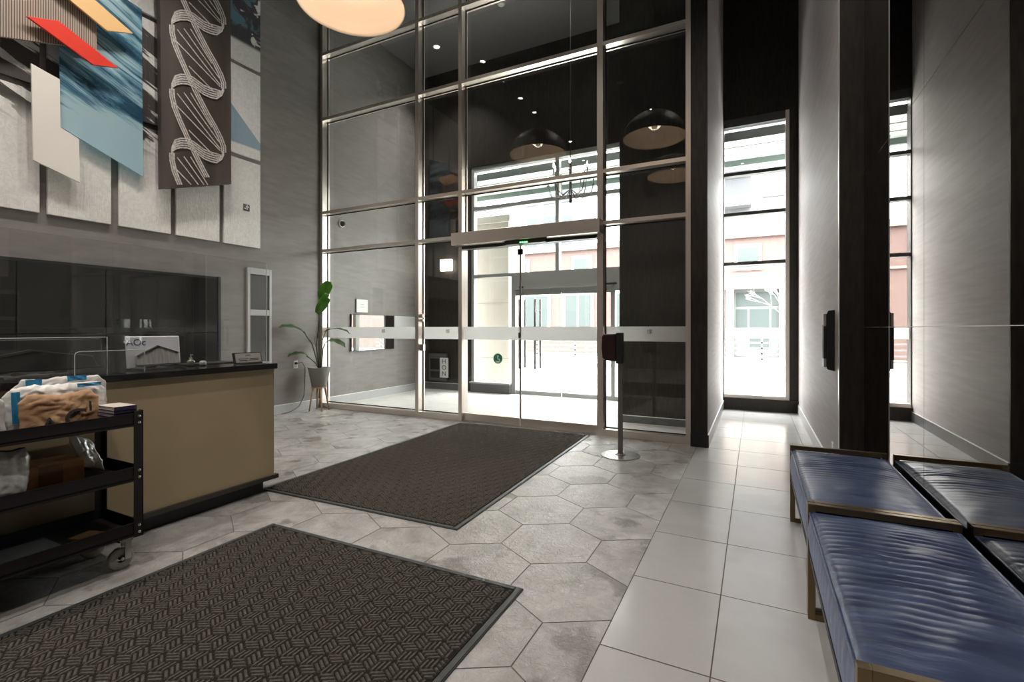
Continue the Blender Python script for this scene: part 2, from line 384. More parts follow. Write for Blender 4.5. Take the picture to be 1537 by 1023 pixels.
for hx in (-3.95, -3.63):
    h = MB()
    for dy in (-.09, .16): h.cyl((hx,YO+.066+dy,.49),(hx,YO+.066+dy,1.79),.02,12)
    for z in (.7, 1.58): h.cyl((hx,YO+.066-.09,z),(hx,YO+.066+.16,z),.009,8)
    h.build('bar_handle', simple('dark_steel',(.10,.09,.085),.35,.8) if hx < -3.7 else bpy.data.materials['dark_steel'], d2, smooth=True)
B(-2.22,-2.15,y0,y1,0,1.9).build('jamb', M['frameout'], d2); B(-2.15,-1.69,YO+.07,YO+.08,.07,1.9).build('side_pane', M['glass'], d2); B(-2.15,-1.69,y0,y1,0,.07).build('side_sill', M['frameout'], d2)
st = tag(MB().cyl((-4.457,YO+.0655,.66),(-4.457,YO+.069,.66),.1,32).build('sticker', simple('sticker_green',(.01,.13,.07),.4)), 'round dark green accessibility sticker on the outer sidelight', 'sticker')
mb = MB(); c = Vector((-4.457, YO+.0648, .66)); X, Z, Yv = Vector((1,0,0)), Vector((0,0,1)), Vector((0,1,0))
mb.obox(c+Z*.045,X,Z,Yv,.012,.012,.0006); mb.obox(c+Z*.012,X,Z,Yv,.008,.022,.0006); mb.obox(c-Z*.01+X*.018,X,Z,Yv,.022,.006,.0006); mb.obox(c-Z*.03+X*.036,X,Z,Yv,.006,.02,.0006)
for k in range(3): mb.obox(c-Z*(.05+.012*k),X,Z,Yv,.05-.012*k,.003,.0006)
mb.build('symbol', M['white'], st)

# ------------------------------------------------------------------ window_3 : niche window
w3 = thing('window_3', 'tall narrow street window at the end of the niche', 'window', kind='structure')
for a, b in ((XN0,-.425),(.405,.455)): B(a,b,YO+.0,YO+.12,.18,4.47).build('jamb', M['frameblk'] if a < 0 else M['frame'], w3)
for z in (2.24, 3.0, 3.62): B(-.425,.405,YO+.002,YO+.118,z-.025,z+.025).build('transom', M['frameblk'], w3)
B(-.425,.405,YO+.002,YO+.118,4.35,4.47).build('head', M['frameblk'], w3); B(-.425,.405,YO-.02,YO+.118,.18,.23).build('sill', M['frame'], w3)
for z0, z1 in ((.23,2.215),(2.265,2.975),(3.025,3.595),(3.645,4.35)): B(-.425,.405,YO+.06,YO+.07,z0,z1).build('pane', M['glass'], w3)
fb = B(-.42,.40,YO+.0575,YO+.0592,1.095,1.25).build('frosted_band', M['frost'], w3); logo(fb, (.0,YO+.0565,1.185), (1,0,0), (0,0,1), .07)

# ------------------------------------------------------------------ wall art
M['board'] = None
def board_mat():
    m, t, b = nt('art_board_paint'); L = t.links.new
    g = N(t,'ShaderNodeNewGeometry'); sp = N(t,'ShaderNodeSeparateXYZ'); L(g.outputs['Position'], sp.inputs[0])
    mp = N(t,'ShaderNodeMapping', vector_type='TEXTURE'); mp.inputs['Rotation'].default_value = (-.42,0,0); mp.inputs['Scale'].default_value = (1,1.5,.22); L(g.outputs['Position'], mp.inputs['Vector'])
    n = N(t,'ShaderNodeTexNoise', Scale=1.25, Detail=8, Roughness=.62, Distortion=.5); L(mp.outputs[0], n.inputs['Vector'])
    # band where the brush strokes lie (height mask, fades below)
    def rng(src, a, b_, c=0., d=1.):
        r = N(t,'ShaderNodeMapRange', interpolation_type='SMOOTHSTEP'); r.inputs[1].default_value=a; r.inputs[2].default_value=b_; r.inputs[3].default_value=c; r.inputs[4].default_value=d; L(src, r.inputs[0]); return r.outputs[0]
    def mul(a, b_):
        x = N(t,'ShaderNodeMath', operation='MULTIPLY'); L(a, x.inputs[0]); L(b_, x.inputs[1]); return x.outputs[0]
    zlo = rng(sp.outputs[2], 3.12, 3.4); zhi = rng(sp.outputs[2], 4.62, 4.9, 1., 0.); yl = rng(sp.outputs[1], 3.7, 3.9, 1., 0.)
    band = mul(mul(zlo, zhi), yl)
    st_ = mul(rng(n.outputs['Fac'], .455, .50), band)
    # splash at the upper right board
    n2 = N(t,'ShaderNodeTexNoise', Scale=3.2, Detail=5, Distortion=1.0); L(g.outputs['Position'], n2.inputs['Vector'])
    sl = mul(mul(rng(sp.outputs[2], 5.03, 5.09), rng(sp.outputs[1], 3.88, 3.9)), rng(n2.outputs['Fac'], .40, .44))
    tl = mul(mul(rng(sp.outputs[2], 5.2, 5.3), rng(sp.outputs[1], 3.95, 4.0)), rng(n2.outputs['Fac'], .52, .56))
    # pale blue wedge on the right board: under a falling diagonal
    ad = N(t,'ShaderNodeMath', operation='MULTIPLY_ADD'); L(sp.outputs[1], ad.inputs[0]); ad.inputs[1].default_value=.95; L(sp.outputs[2], ad.inputs[2])
    wd = mul(mul(rng(ad.outputs[0], 7.98, 8.0, 1., 0.), rng(sp.outputs[2], 3.68, 3.71)), rng(sp.outputs[1], 3.88, 3.9))
    def mixc(f, c_in, col):
        x = N(t,'ShaderNodeMix', data_type='RGBA'); L(f, x.inputs[0]); x.inputs[7].default_value=(*col,1)
        if hasattr(c_in,'is_linked'): L(c_in, x.inputs[6])
        else: x.inputs[6].default_value=(*c_in,1)
        return x.outputs[2]
    n3 = N(t,'ShaderNodeTexNoise', Scale=14, Detail=5, Distortion=2); L(g.outputs['Position'], n3.inputs['Vector'])
    c0 = mixc(rng(n3.outputs['Fac'], .4, .6), (.72,.70,.665), (.80,.775,.735))
    c = mixc(st_, c0, (.05,.042,.038)); c = mixc(wd, c, (.28,.38,.45)); c = mixc(sl, c, (.055,.05,.06)); c = mixc(tl, c, (.09,.19,.23))
    L(c, b.inputs['Base Color']); b.inputs['Roughness'].default_value=.55
    mp2 = N(t,'ShaderNodeMapping'); mp2.inputs['Scale'].default_value=(1,18,2.2); L(g.outputs['Position'], mp2.inputs['Vector'])
    nb = N(t,'ShaderNodeTexNoise', Scale=2, Detail=4, Distortion=1.5); L(mp2.outputs[0], nb.inputs['Vector'])
    bp = N(t,'ShaderNodeBump', Strength=.5, Distance=.012); L(nb.outputs['Fac'], bp.inputs['Height']); L(bp.outputs[0], b.inputs['Normal'])
    return m
M['board'] = board_mat()
art = thing('wall_art', 'large layered abstract wall art of painted boards, coloured panels and a helix panel', 'artwork', (XL, 3.0, 2.35))
def apart(name, mbl, mat, label=None, par=None, **k):
    o = mbl.build(name, mat, **k); o.parent = par or art; o.matrix_parent_inverse = Matrix.Translation((-XL, -3.0, -2.35)) if not par else Matrix.Identity(4)
    if label: o['label'] = label
    return o
AX = -6.115
for (a, b) in ((1.59,2.108),(2.166,2.683),(2.756,3.272),(3.33,3.848),(3.907,4.42)):
    for (z0, z1) in ((2.348,3.50),(3.558,4.727),(4.785,5.95)):
        apart('painted_board', B(XL+.003, AX, a, b, z0, z1), M['board'], bevel=.003)
def poly(name, pix, X, thick, mat, label, **k):
    return apart(name, MB().prism([at(u,v,X=X) for u,v in pix], (-thick,0,0)), mat, label, **k)
def blue_mat():
    m, t, b = nt('blue_acrylic'); L = t.links.new
    g = N(t,'ShaderNodeNewGeometry'); sp = N(t,'ShaderNodeSeparateXYZ'); L(g.outputs['Position'], sp.inputs[0])
    mp = N(t,'ShaderNodeMapping', vector_type='TEXTURE'); mp.inputs['Rotation'].default_value=(-.42,0,0); mp.inputs['Scale'].default_value=(1,1.5,.16); L(g.outputs['Position'], mp.inputs['Vector'])
    n = N(t,'ShaderNodeTexNoise', Scale=1.35, Detail=9, Roughness=.66, Distortion=.6); L(mp.outputs[0], n.inputs['Vector'])
    zz = N(t,'ShaderNodeMapRange', interpolation_type='SMOOTHSTEP'); zz.inputs[1].default_value=3.3; zz.inputs[2].default_value=3.6; zz.inputs[3].default_value=-.16; zz.inputs[4].default_value=.02; L(sp.outputs[2], zz.inputs[0])
    ad = N(t,'ShaderNodeMath', operation='ADD'); L(n.outputs['Fac'], ad.inputs[0]); L(zz.outputs[0], ad.inputs[1])
    cr = N(t,'ShaderNodeValToRGB'); e = cr.color_ramp.elements; e[0].position=.42; e[0].color=(.62,.80,.84,1); e[1].position=.60; e[1].color=(.035,.10,.16,1)
    e.new(.47).color=(.38,.60,.68,1); e.new(.53).color=(.10,.24,.34,1)
    L(ad.outputs[0], cr.inputs[0]); L(cr.outputs[0], b.inputs['Base Color']); b.inputs['Roughness'].default_value=.35
    tr = N(t,'ShaderNodeBsdfTransparent'); tr.inputs[0].default_value=(.55,.82,.92,1); ms = N(t,'ShaderNodeMixShader'); ms.inputs[0].default_value=.45
    L(b.outputs[0], ms.inputs[1]); L(tr.outputs[0], ms.inputs[2]); L(ms.outputs[0], t.nodes['Material Output'].inputs[0]); return m
poly('tinted_panel', [(89,60),(91,190),(215,265),(213,14),(146,-30),(89,-70)], -6.05, .012, blue_mat(), 'translucent blue slanted panel')
poly('white_panel', [(47,95),(90,119),(91,191),(119,209),(120,274),(50,240)], -6.02, .02, simple('ivory_panel',(.86,.81,.74),.5), 'ivory angular panel', bevel=.002)
def rib_mat():
    m, t, b = nt('ribbed_panel'); L = t.links.new; g = N(t,'ShaderNodeNewGeometry'); sp = N(t,'ShaderNodeSeparateXYZ'); L(g.outputs['Position'], sp.inputs[0])
    mu = N(t,'ShaderNodeMath', operation='MULTIPLY'); mu.inputs[1].default_value=55.; L(sp.outputs[1], mu.inputs[0])
    fr = N(t,'ShaderNodeMath', operation='FRACT'); L(mu.outputs[0], fr.inputs[0])
    cr = N(t,'ShaderNodeValToRGB'); cr.color_ramp.elements[0].color=(.10,.075,.06,1); cr.color_ramp.elements[0].position=.3; cr.color_ramp.elements[1].color=(.42,.34,.27,1); cr.color_ramp.elements[1].position=.55
    L(fr.outputs[0], cr.inputs[0]); L(cr.outputs[0], b.inputs['Base Color']); bp = N(t,'ShaderNodeBump', Strength=.6, Distance=.01); L(cr.outputs[0], bp.inputs['Height']); L(bp.outputs[0], b.inputs['Normal'])
    return m
poly('ribbed_panel', [(-60,48),(0,54.5),(90,67),(145,76),(145,35),(107,0),(60,-45),(-60,-60)], -6.0, .03, rib_mat(), 'brown vertically ribbed panel')
poly('red_panel', [(40,24),(88,31),(178,102),(140,97)], -5.94, .025, simple('red_lacquer',(.80,.05,.028),.4), 'red slanted panel', bevel=.002)
poly('orange_panel', [(60,-42),(100,-38),(143,0),(200,50),(161,46),(105,0)], -5.94, .025, simple('apricot_lacquer',(.85,.52,.23),.45), 'apricot slanted panel', bevel=.002)
dx = -5.98
dna = poly('helix_panel', [(240,-40),(243,283),(347,276),(346,-60)], dx, .07, noisy('helix_board',(.05,.038,.032),(.10,.08,.068),scale=3,rough=.5,stretch=(1,1,.12),rot=(.8,0,0)), 'dark brown panel with a white double helix')
# helix strokes: two strands, half a period apart, plus rungs, in raised white paint
P_ = 96.
def strand_pts(y0):
    # one S from left bulge, down the diagonal to right bulge, back to the left bulge
    pts = [(258,y0),(258.5,y0+12),(262,y0+28),(270,y0+48),(280,y0+70),(290,y0+92),(300,y0+112),(311,y0+133),(322,y0+152),(331,y0+170),(335.5,y0+183),(335.8,y0+192)]
    return pts
def back_pts(y0):
    return [(335.8,y0+192),(333,y0+199),(325,y0+200.5),(315,y0+198),(306,y0+194),(298,y0+188),(290,y0+182),(281,y0+178),(271,y0+177.5),(263,y0+180),(258.5,y0+187),(258,y0+192)]
hel = MB(); rg = MB()
def ribbon(mbx, pts, w, X, clipv=281):
    q = [p for p in pts if -30 < p[1] < clipv]
    if len(q) < 2: return
    P3 = [at(u,v,X=X) for u,v in q]
    L_, R_ = [], []
    for i, p in enumerate(P3):
        tg = (P3[min(i+1,len(P3)-1)] - P3[max(i-1,0)]).normalized(); nn = Vector((1,0,0)).cross(tg).normalized()
        L_.append(p + nn*w/2); R_.append(p - nn*w/2)
    n = len(P3); vs = L_ + R_ + [v - Vector((.0022,0,0)) for v in L_+R_]
    fs = [(i,i+1,n+i+1,n+i) for i in range(n-1)] + [(2*n+i,i,i+1,2*n+i+1) for i in range(n-1)] + [(n+i,3*n+i,3*n+i+1,n+i+1) for i in range(n-1)]
    mbx.add(vs, fs)
def offset(pts, d): return [(u+d*.5,v+d) for u,v in pts]
for k in range(-3, 4):
    y0 = 37 + k*P_
    for i_,d in enumerate((-3.0, 0., 3.0)): ribbon(hel, [(u+d,v) for u,v in strand_pts(y0)], .016, dx+.0045+.0008*i_)
    for i_,d in enumerate((-7, -3.6, -.2, 3.2, 6.6)): ribbon(hel, [(u, v+d*(1 if 262<u<331 else .4)) for u,v in back_pts(y0)], .016, dx+.0075+.0008*i_)
    for i_,(u0,v0,u1,v1) in enumerate(((266,7,330.5,90),(276,5.5,329,80),(260,20,330.5,93),(283.5,62,321.7,101),(286,6,318,58))):
        if y0+v1 < 277: ribbon(rg, [(u0,y0+v0),((u0+u1)/2,y0+(v0+v1)/2),(u1,y0+v1)], .013, dx+.0025+.0006*i_)
        elif y0+v0 < 270:
            k_ = (277-y0-v0)/(v1-v0); ribbon(rg, [(u0,y0+v0),(u0+(u1-u0)*k_/2,y0+v0+(v1-v0)*k_/2),(u0+(u1-u0)*k_,277)], .013, dx+.0025+.0006*i_)
hw = noisy('chalk_white',(.42,.38,.35),(.75,.71,.67),scale=60,rough=.7)
apart('helix_strand', hel, hw, 'white chalk helix strand'); apart('helix_rung', rg, hw)
# small mark on the lower right board
mk = MB(); c = at(370,311.5,X=AX+.002)
mk.obox(c,(0,1,0),(0,0,1),(1,0,0),.045,.045,.001)
mk2 = MB(); mk2.obox(c+Vector((.0015,.008,.006)),(0,1,0),(0,0,1),(1,0,0),.008,.032,.001); mk2.obox(c+Vector((.0015,.012,.012)),(0,1,0),(0,0,1),(1,0,0),.022,.008,.001); mk2.obox(c+Vector((.0015,-.02,-.012)),(0,1,0),(0,0,1),(1,0,0),.012,.006,.001)
apart('artist_mark', mk, M['logo']); apart('mark_stroke', mk2, M['white'])

# ------------------------------------------------------------------ black cabinet wall behind desk
cab = thing('wall_cabinet', 'long black gloss cabinet front set into the wall behind the desk', 'cabinet', (XL,2.0,.1))
def sub(par, mbl, name, mat, **k):
    o = mbl.build(name, mat, **k); o.parent = par; o.matrix_parent_inverse = par.matrix_basis.inverted(); return o
bpy.context.view_layer.update()
M['gloss'] = simple('black_gloss', (.022,.021,.02), .12, 0, .5)
def rel(par): return Matrix.Translation(-par.location)
def subr(par, mbl, name, mat, **k):
    o = mbl.build(name, mat, **k); o.parent = par; o.matrix_parent_inverse = (Matrix.Translation(par.location) @ Matrix.Rotation(par.rotation_euler.z,4,'Z')).inverted(); return o
subr(cab, B(XL+.001,XL+.03,-1.5,3.85,.1,1.9), 'carcass', M['black'])
for (a,b) in ((.9,1.93),(1.945,2.62),(2.635,3.815)):
    for (z0,z1) in ((.12,1.185),(1.195,1.87)): subr(cab, B(XL+.0305,XL+.048,a,b,z0,z1), 'door', M['gloss'], bevel=.002)
subr(cab, B(XL+.03,XL+.06,3.818,3.85,.1,1.9), 'edge_strip', M['black'])

# white framed panel with two dark panes
wp = thing('wall_display', 'narrow white-framed wall panel with two dark panes beyond the desk', 'display', (XL,4.42,.8))
wpw = simple('frame_offwhite',(.50,.49,.48),.4)
subr(wp, MB().box(XL,XL+.03,4.235,4.275,.7,2.07).box(XL,XL+.03,4.565,4.60,.7,2.07).box(XL,XL+.03,4.275,4.565,1.985,2.07).box(XL,XL+.03,4.275,4.565,1.42,1.50).box(XL,XL+.03,4.275,4.565,.7,.78), 'frame', wpw, bevel=.003)
for z0,z1 in ((.78,1.42),(1.50,1.985)): subr(wp, B(XL+.001,XL+.012,4.275,4.565,z0,z1), 'pane', simple('dark_pane',(.055,.05,.047),.3))

# ------------------------------------------------------------------ reception desk
desk = thing('reception_desk', 'long olive-brown reception desk with a black stone top', 'desk', (-3.7,1.0,0))
M['desk'] = noisy('desk_laminate', (.37,.295,.18), (.42,.335,.21), scale=2, rough=.42, spec=.4)
subr(desk, B(-4.02,-3.30,-1.2,2.5,.125,.935), 'body', M['desk'])
subr(desk, B(-4.04,-3.28,-1.2,2.525,.095,.125), 'lower_trim', simple('dark_bronze',(.04,.032,.026),.4))
subr(desk, B(-3.96,-3.345,-1.2,2.44,0,.095), 'toe_kick', M['black'])
subr(desk, B(-4.06,-3.275,-1.2,2.515,.935,.975), 'countertop', simple('black_stone',(.012,.01,.01),.18), bevel=.003)
# acrylic barrier
br = thing('acrylic_barrier', 'tall clear acrylic barrier standing along the desk top', 'screen', (-3.36,1.5,.975))
subr(br, B(-3.364,-3.358,-1.15,2.48,.9755,1.745), 'sheet', M['acrylic'])
subr(br, B(-3.3645,-3.3575,2.4805,2.484,.9755,1.745), 'edge', M['acrylicedge'])
# low acrylic screens
def low_screen(label, y0, y1, zt, X):
    o = thing('acrylic_screen', label, 'screen', (X,(y0+y1)/2,.975), group='low clear acrylic screens on the desk')
    r = .02; pts = [(X,y0,.9756),(X,y1,.9756),(X,y1,zt),(X,y0+r,zt),(X,y0+r*.3,zt-r*.3),(X,y0,zt-r)]
    subr(o, MB().prism(pts,(.004,0,0)), 'sheet', M['acrylic'])
    e = MB().tube([(X+.002,y0,.977),(X+.002,y0,zt-r),(X+.002,y0+r*.3,zt-r*.3),(X+.002,y0+r,zt),(X+.002,y1,zt)],.0022,6)
    subr(o, e, 'top_edge', M['acrylicedge'])
    subr(o, B(X-.0005,X+.0045,y1,y1+.004,.9756,zt), 'side_edge', M['white'] if zt < 1.15 else M['acrylicedge'])
low_screen('small low acrylic screen with a white right edge, in front of the silver monitor', 1.323, 1.668, 1.11, -3.41)
low_screen('longer taller acrylic screen with a thin bright top edge at the left desk end', .3, 1.49, 1.19, -3.45)

def monitor(label, c, w, h, tilt, rz, mats, word=None):
    o = thing('monitor', label, 'monitor', c, rz)
    # local: x right (as seen from the lobby), z up, y towards lobby
    q = lambda m_, n_, **k: (lambda ob: (setattr(ob,'parent',o), ob)[1])(m_.build(n_, mats[k.pop('mi',0)], **k))
    t = tilt
    def pt(x, z, y): return (x, -y*math.cos(t) + z*math.sin(-t), z*math.cos(t) + y*math.sin(t))
    shell = MB().add([pt(x,z,y) for y in (-.02,.0) for x,z in ((-w/2,.012),(w/2,.03),(w/2,h),(-w/2,h))], [(3,2,1,0),(4,5,6,7),(0,1,5,4),(1,2,6,5),(2,3,7,6),(3,0,4,7)])
    q(shell,'housing',bevel=.004)
    ap = (.04*w, h*.72)
    body = MB().prism([pt(-w*.36,.035,.0005),pt(w*.46,.035,.0005),pt(w*.42,h*.5,.0005),pt(*ap,.0005),pt(-w*.36,h*.42,.0005)], Vector(pt(0,0,.022)))
    q(body,'lower_cover',mi=1,bevel=.002)
    rd = MB().obox(pt((ap[0]-w*.36)/2,(ap[1]+h*.42)/2,.024), Vector(pt(ap[0]+w*.36,ap[1]-h*.42,0)).normalized(), Vector(pt(0,0,1)), Vector(pt(-(ap[1]-h*.42),ap[0]+w*.36,0)).normalized(), .5*math.hypot(ap[0]+w*.36,ap[1]-h*.42), .006, .006)
    rd.obox(pt((ap[0]+w*.42)/2,(ap[1]+h*.5)/2,.024), Vector(pt(w*.42-ap[0],h*.5-ap[1],0)).normalized(), Vector(pt(0,0,1)), Vector(pt(-(h*.5-ap[1]),w*.42-ap[0],0)).normalized(), .5*math.hypot(ap[0]-w*.42,ap[1]-h*.5), .005, .003)
    q(rd,'ridge',mi=2)
    q(MB().box(-.09,.09,-.05,.11,0.0005,.008).box(-.03,.03,.045,.065,.008,.12),'stand',mi=2)
    if word:
        tt = text('lettering', word, h*.27, mats[3], o, frameM(pt(-w*.33,h*.82,.0012),(1,0,0),Vector(pt(0,1,0))), .0005)
    return o
silver = simple('silver_plastic',(.80,.80,.86),.3,.2); silv2 = noisy('silver_brushed',(.5,.46,.45),(.72,.68,.67),scale=4,rough=.35,metal=.2,stretch=(20,20,1))
monitor('silver monitor back with dark chevron ridge and navy lettering', (-3.52,1.79,.975), .315, .215, -.10, PI/2-.0, [silver, silv2, simple('ridge_dark',(.05,.045,.045),.4), simple('navy_ink',(.03,.02,.09),.5)], 'AOc')
dk = simple('dark_plastic',(.03,.028,.027),.3); dk2 = simple('dark_plastic_cover',(.014,.014,.014),.35)
monitor('dark monitor back with a wide chevron ridge at the left desk end', (-3.56,1.16,.975), .72, .205, -.08, PI/2, [dk, dk2, simple('ridge_bronze',(.10,.085,.07),.3,.5)])

# notice in frame
nf = thing('framed_notice', 'small black-framed notice leaning at the desk end', 'sign', (-3.43,2.385,.975), PI/2)
def tiltpt(x,z,y,t=-.22): return (x, y*math.cos(t)-z*math.sin(t)*-1*-1, z*math.cos(t)+y*math.sin(t))
def tl(mbx, x0,x1,z0,z1,y0,y1,t=-.25):
    f_ = lambda x,z,y:(x, -y*math.cos(t)-z*math.sin(t), z*math.cos(t)-y*math.sin(t))
    vs=[f_(x,z,y) for y in (y0,y1) for x,z in ((x0,z0),(x1,z0),(x1,z1),(x0,z1))]
    return mbx.add(vs,[(3,2,1,0),(4,5,6,7),(0,1,5,4),(1,2,6,5),(2,3,7,6),(3,0,4,7)])
def put(par, mbl, name, mat, **k):
    o = mbl.build(name, mat, **k); o.parent = par; return o
put(nf, tl(MB(),-.115,.115,.002,.088,-.012,0), 'frame', M['black'], bevel=.002)
put(nf, tl(MB(),-.10,.105,.010,.080,.0005,.0015), 'paper', simple('paper_warm',(.62,.58,.54),.6))
mb = MB()
tl(mb,-.02,.02,.062,.068,.0016,.0022)
for k,(a,b) in enumerate(((-.08,.0),(.012,.085))): tl(mb,a,b,.036,.041,.0016,.0022)
for k,(a,b) in enumerate(((-.075,-.01),(0,.08))): tl(mb,a,b,.024,.029,.0016,.0022)
put(nf, mb, 'printed_line', M['ink'])
put(nf, tl(MB(),-.02,.02,.005,.06,-.05,-.013,-.1), 'back_stand', M['black'])
# small bottle + jar on desk
bt = thing('pump_bottle', 'small clear pump bottle on the black desk top', 'bottle', (-3.55,2.03,.975))
put(bt, MB().lathe([(.001,0.0005),(.024,.0005),(.026,.006),(.026,.035),(.018,.044),(.009,.048),(.009,.056)],n=20,closed=True), 'body', simple('sage_plastic',(.16,.17,.12),.25,0), smooth=True)
put(bt, MB().cyl((0,0,.056),(0,0,.078),.004,10).box(-.004,.02,-.004,.004,.078,.084).cyl((0,0,.052),(0,0,.06),.010,14), 'pump', simple('pump_grey',(.45,.45,.42),.4))
jr = tag(MB().lathe([(.001,.0005),(.02,.0005),(.023,.01),(.021,.03),(.012,.036),(.001,.037)],(-3.53,2.10,.975),18).build('trinket_jar', simple('jar_grey',(.40,.40,.38),.3), smooth=True), 'tiny pale jar right of the pump bottle', 'jar')
tr = tag(B(-3.80,-3.62,2.05,2.42,.9755,.983).build('paper_tray', M['black']), 'flat black tray lying on the desk top behind the notice', 'tray')

# ------------------------------------------------------------------ floor mats
M['rubber'] = simple('rubber_edge',(.034,.037,.035),.5); M['pile'] = noisy('ribbed_pile',(.062,.055,.047),(.105,.093,.08),scale=90,rough=.95,spec=.1,detail=3,bump=.5,bscale=400); M['pilebase'] = simple('pile_base',(.016,.013,.011),.95,0,.1)
def floor_mat(label, c, rz, w, l):
    o = thing('floor_mat', label, 'mat', c, rz, group='dark ribbed entrance mats')
    e = .034; hw, hl = w/2, l/2
    mb = MB().box(-hw,hw,-hl,hl,.0006,.006)
    for (x0,x1,y0,y1) in ((-hw,-hw+e,-hl,hl),(hw-e,hw,-hl,hl),(-hw+e,hw-e,-hl,-hl+e),(-hw+e,hw-e,hl-e,hl)): mb.box(x0+.004,x1-.004,y0+.004,y1-.004,.006,.0095)
    put(o, mb, 'rubber_border', M['rubber'], bevel=.002)
    x0,x1,y0,y1 = -hw+e,hw-e,-hl+e,hl-e
    ca = MB().box(x0,x1,y0,y1,.006,.0085,0)
    a = .0585; lat = a*math.sqrt(3)
    dirs = [Vector((math.cos(math.radians(g)),math.sin(math.radians(g)),0)) for g in (30,150,270)]
    def rib(p, q, w_):
        d = q-p; L_ = d.length
        # clip to the pile rectangle (Liang-Barsky)
        t0,t1 = 0.,1.
        for pp,dd,lo,hi in ((p.x,d.x,x0+.006,x1-.006),(p.y,d.y,y0+.006,y1-.006)):
            if abs(dd)<1e-9:
                if pp<lo or pp>hi: return
            else:
                u,v_ = (lo-pp)/dd,(hi-pp)/dd
                if u>v_: u,v_=v_,u
                t0=max(t0,u); t1=min(t1,v_)
        if (t1-t0)*L_ < .012: return
        p,q = p+d*t0, p+d*t1; dn = d.normalized(); n = Vector((-dn.y,dn.x,0))
        z0,z1 = .0085,.0135; h=w_/2; ht=h*.62
        vs = [p-n*h,p+n*h,q+n*h,q-n*h]; e_=dn*.004
        vt = [p-n*ht+e_,p+n*ht+e_,q+n*ht-e_,q-n*ht-e_]
        ca.add([(v.x,v.y,z0) for v in vs]+[(v.x,v.y,z1) for v in vt],[(4,5,6,7),(0,1,5,4),(1,2,6,5),(2,3,7,6),(3,0,4,7)],1)
    ni = int(w/lat)+3; nj = int(l/(lat*.866))+3
    for j in range(-nj//2-1,nj//2+2):
        for i in range(-ni//2-2,ni//2+3):
            p = Vector((lat*(i+.5*(j%2)), lat*.8660254*j, 0))
            for k in range(3):
                e1,e2 = dirs[k]*a, dirs[(k+1)%3]*a
                for s_ in (1/6,.5,5/6):
                    st_ = p + e2*s_; rib(st_+e1*.06, st_+e1*.94, .0122)
    put(o, ca, 'carpet', [M['pilebase'],M['pile']], recalc=False)
    return o
floor_mat('dark ribbed mat running up to the glass entrance doors', (-2.555,3.945,0), math.radians(1.4), 1.77, 2.93)
floor_mat('dark ribbed mat in the foreground beside the cart', (-1.847,1.02,0), math.radians(.5), 1.75, 2.1)

# ------------------------------------------------------------------ utility cart
M['cart'] = simple('cart_black',(.012,.009,.009),.4)
XF, XK, Y0, Y1 = -2.87, -3.265, .55, 1.395
cart = thing('utility_cart', 'black three-tier rolling utility cart in front of the desk', 'cart', (-3.07,1.0,0))
for nm,z0,z1 in (('tray',.167,.238),('tray',.45,.525),('tray',.735,.803)):
    t_ = .004; zf = z0+.012
    mb = MB().box(XK,XF,Y0,Y1,zf,zf+.004).box(XF-t_,XF,Y0,Y1,z0,z1).box(XK,XK+t_,Y0,Y1,z0,z1).box(XK+t_,XF-t_,Y1-t_,Y1,z0,z1).box(XK+t_,XF-t_,Y0,Y0+t_,z0,z1)
    mb.box(XK-.004,XF+.004,Y0,Y0+.006,z1-.006,z1).box(XF-.002,XF+.003,Y0,Y1,z1-.004,z1).box(XF-.002,XF+.003,Y0,Y1,z0,z0+.004)
    subr(cart, mb, nm, M['cart'])
for x,sx in ((XF,1),(XK,-1)):
    for y,sy in ((Y1,1),(Y0,-1)):
        mb = MB().box(x,x+sx*.004,y-sy*.038,y+sy*.004,.16,.815).box(x-sx*.034,x+sx*.004,y+sy*.0005,y+sy*.0045,.16,.815)
        po = subr(cart, mb, 'post', M['cart'])
        for z in (.752,.786,.468,.505,.185,.22):
            bo = MB().lathe([(.0075,0),(.0075,.002),(.005,.0045),(.001,.005)],(0,0,0),12)
            for q,(a_,b_,c_) in enumerate(bo.v): bo.v[q] = (x+sx*(.004+c_), y-sy*.014+a_, z+b_)
            o = bo.build('bolt', M['chrome'], smooth=True); o.parent = po; o.matrix_parent_inverse = Matrix.Identity(4)
M['caster'] = simple('caster_rubber',(.33,.31,.28),.6)
for x in (XF-.055, XK+.055):
    for y in (Y1-.06, Y0+.08):
        cw = subr(cart, MB().box(x-.035,x+.035,y-.03,y+.03,.145,.167).box(x-.022,x-.018,y+.0,y+.028,.05,.145).box(x+.018,x+.022,y+.0,y+.028,.05,.145).cyl((x-.024,y-.012,.057),(x+.024,y-.012,.057),.008,10), 'caster', M['alu'])
        wl_ = MB().lathe([(.02,-.014),(.05,-.014),(.057,-.008),(.057,.008),(.05,.014),(.02,.014)],n=28)
        for i,(a_,b_,c_) in enumerate(wl_.v): wl_.v[i] = (x+c_, y-.012+a_, .0575+b_)
        o = wl_.build('wheel', M['caster'], smooth=True); o.parent = cw; o.matrix_parent_inverse = Matrix.Identity(4)

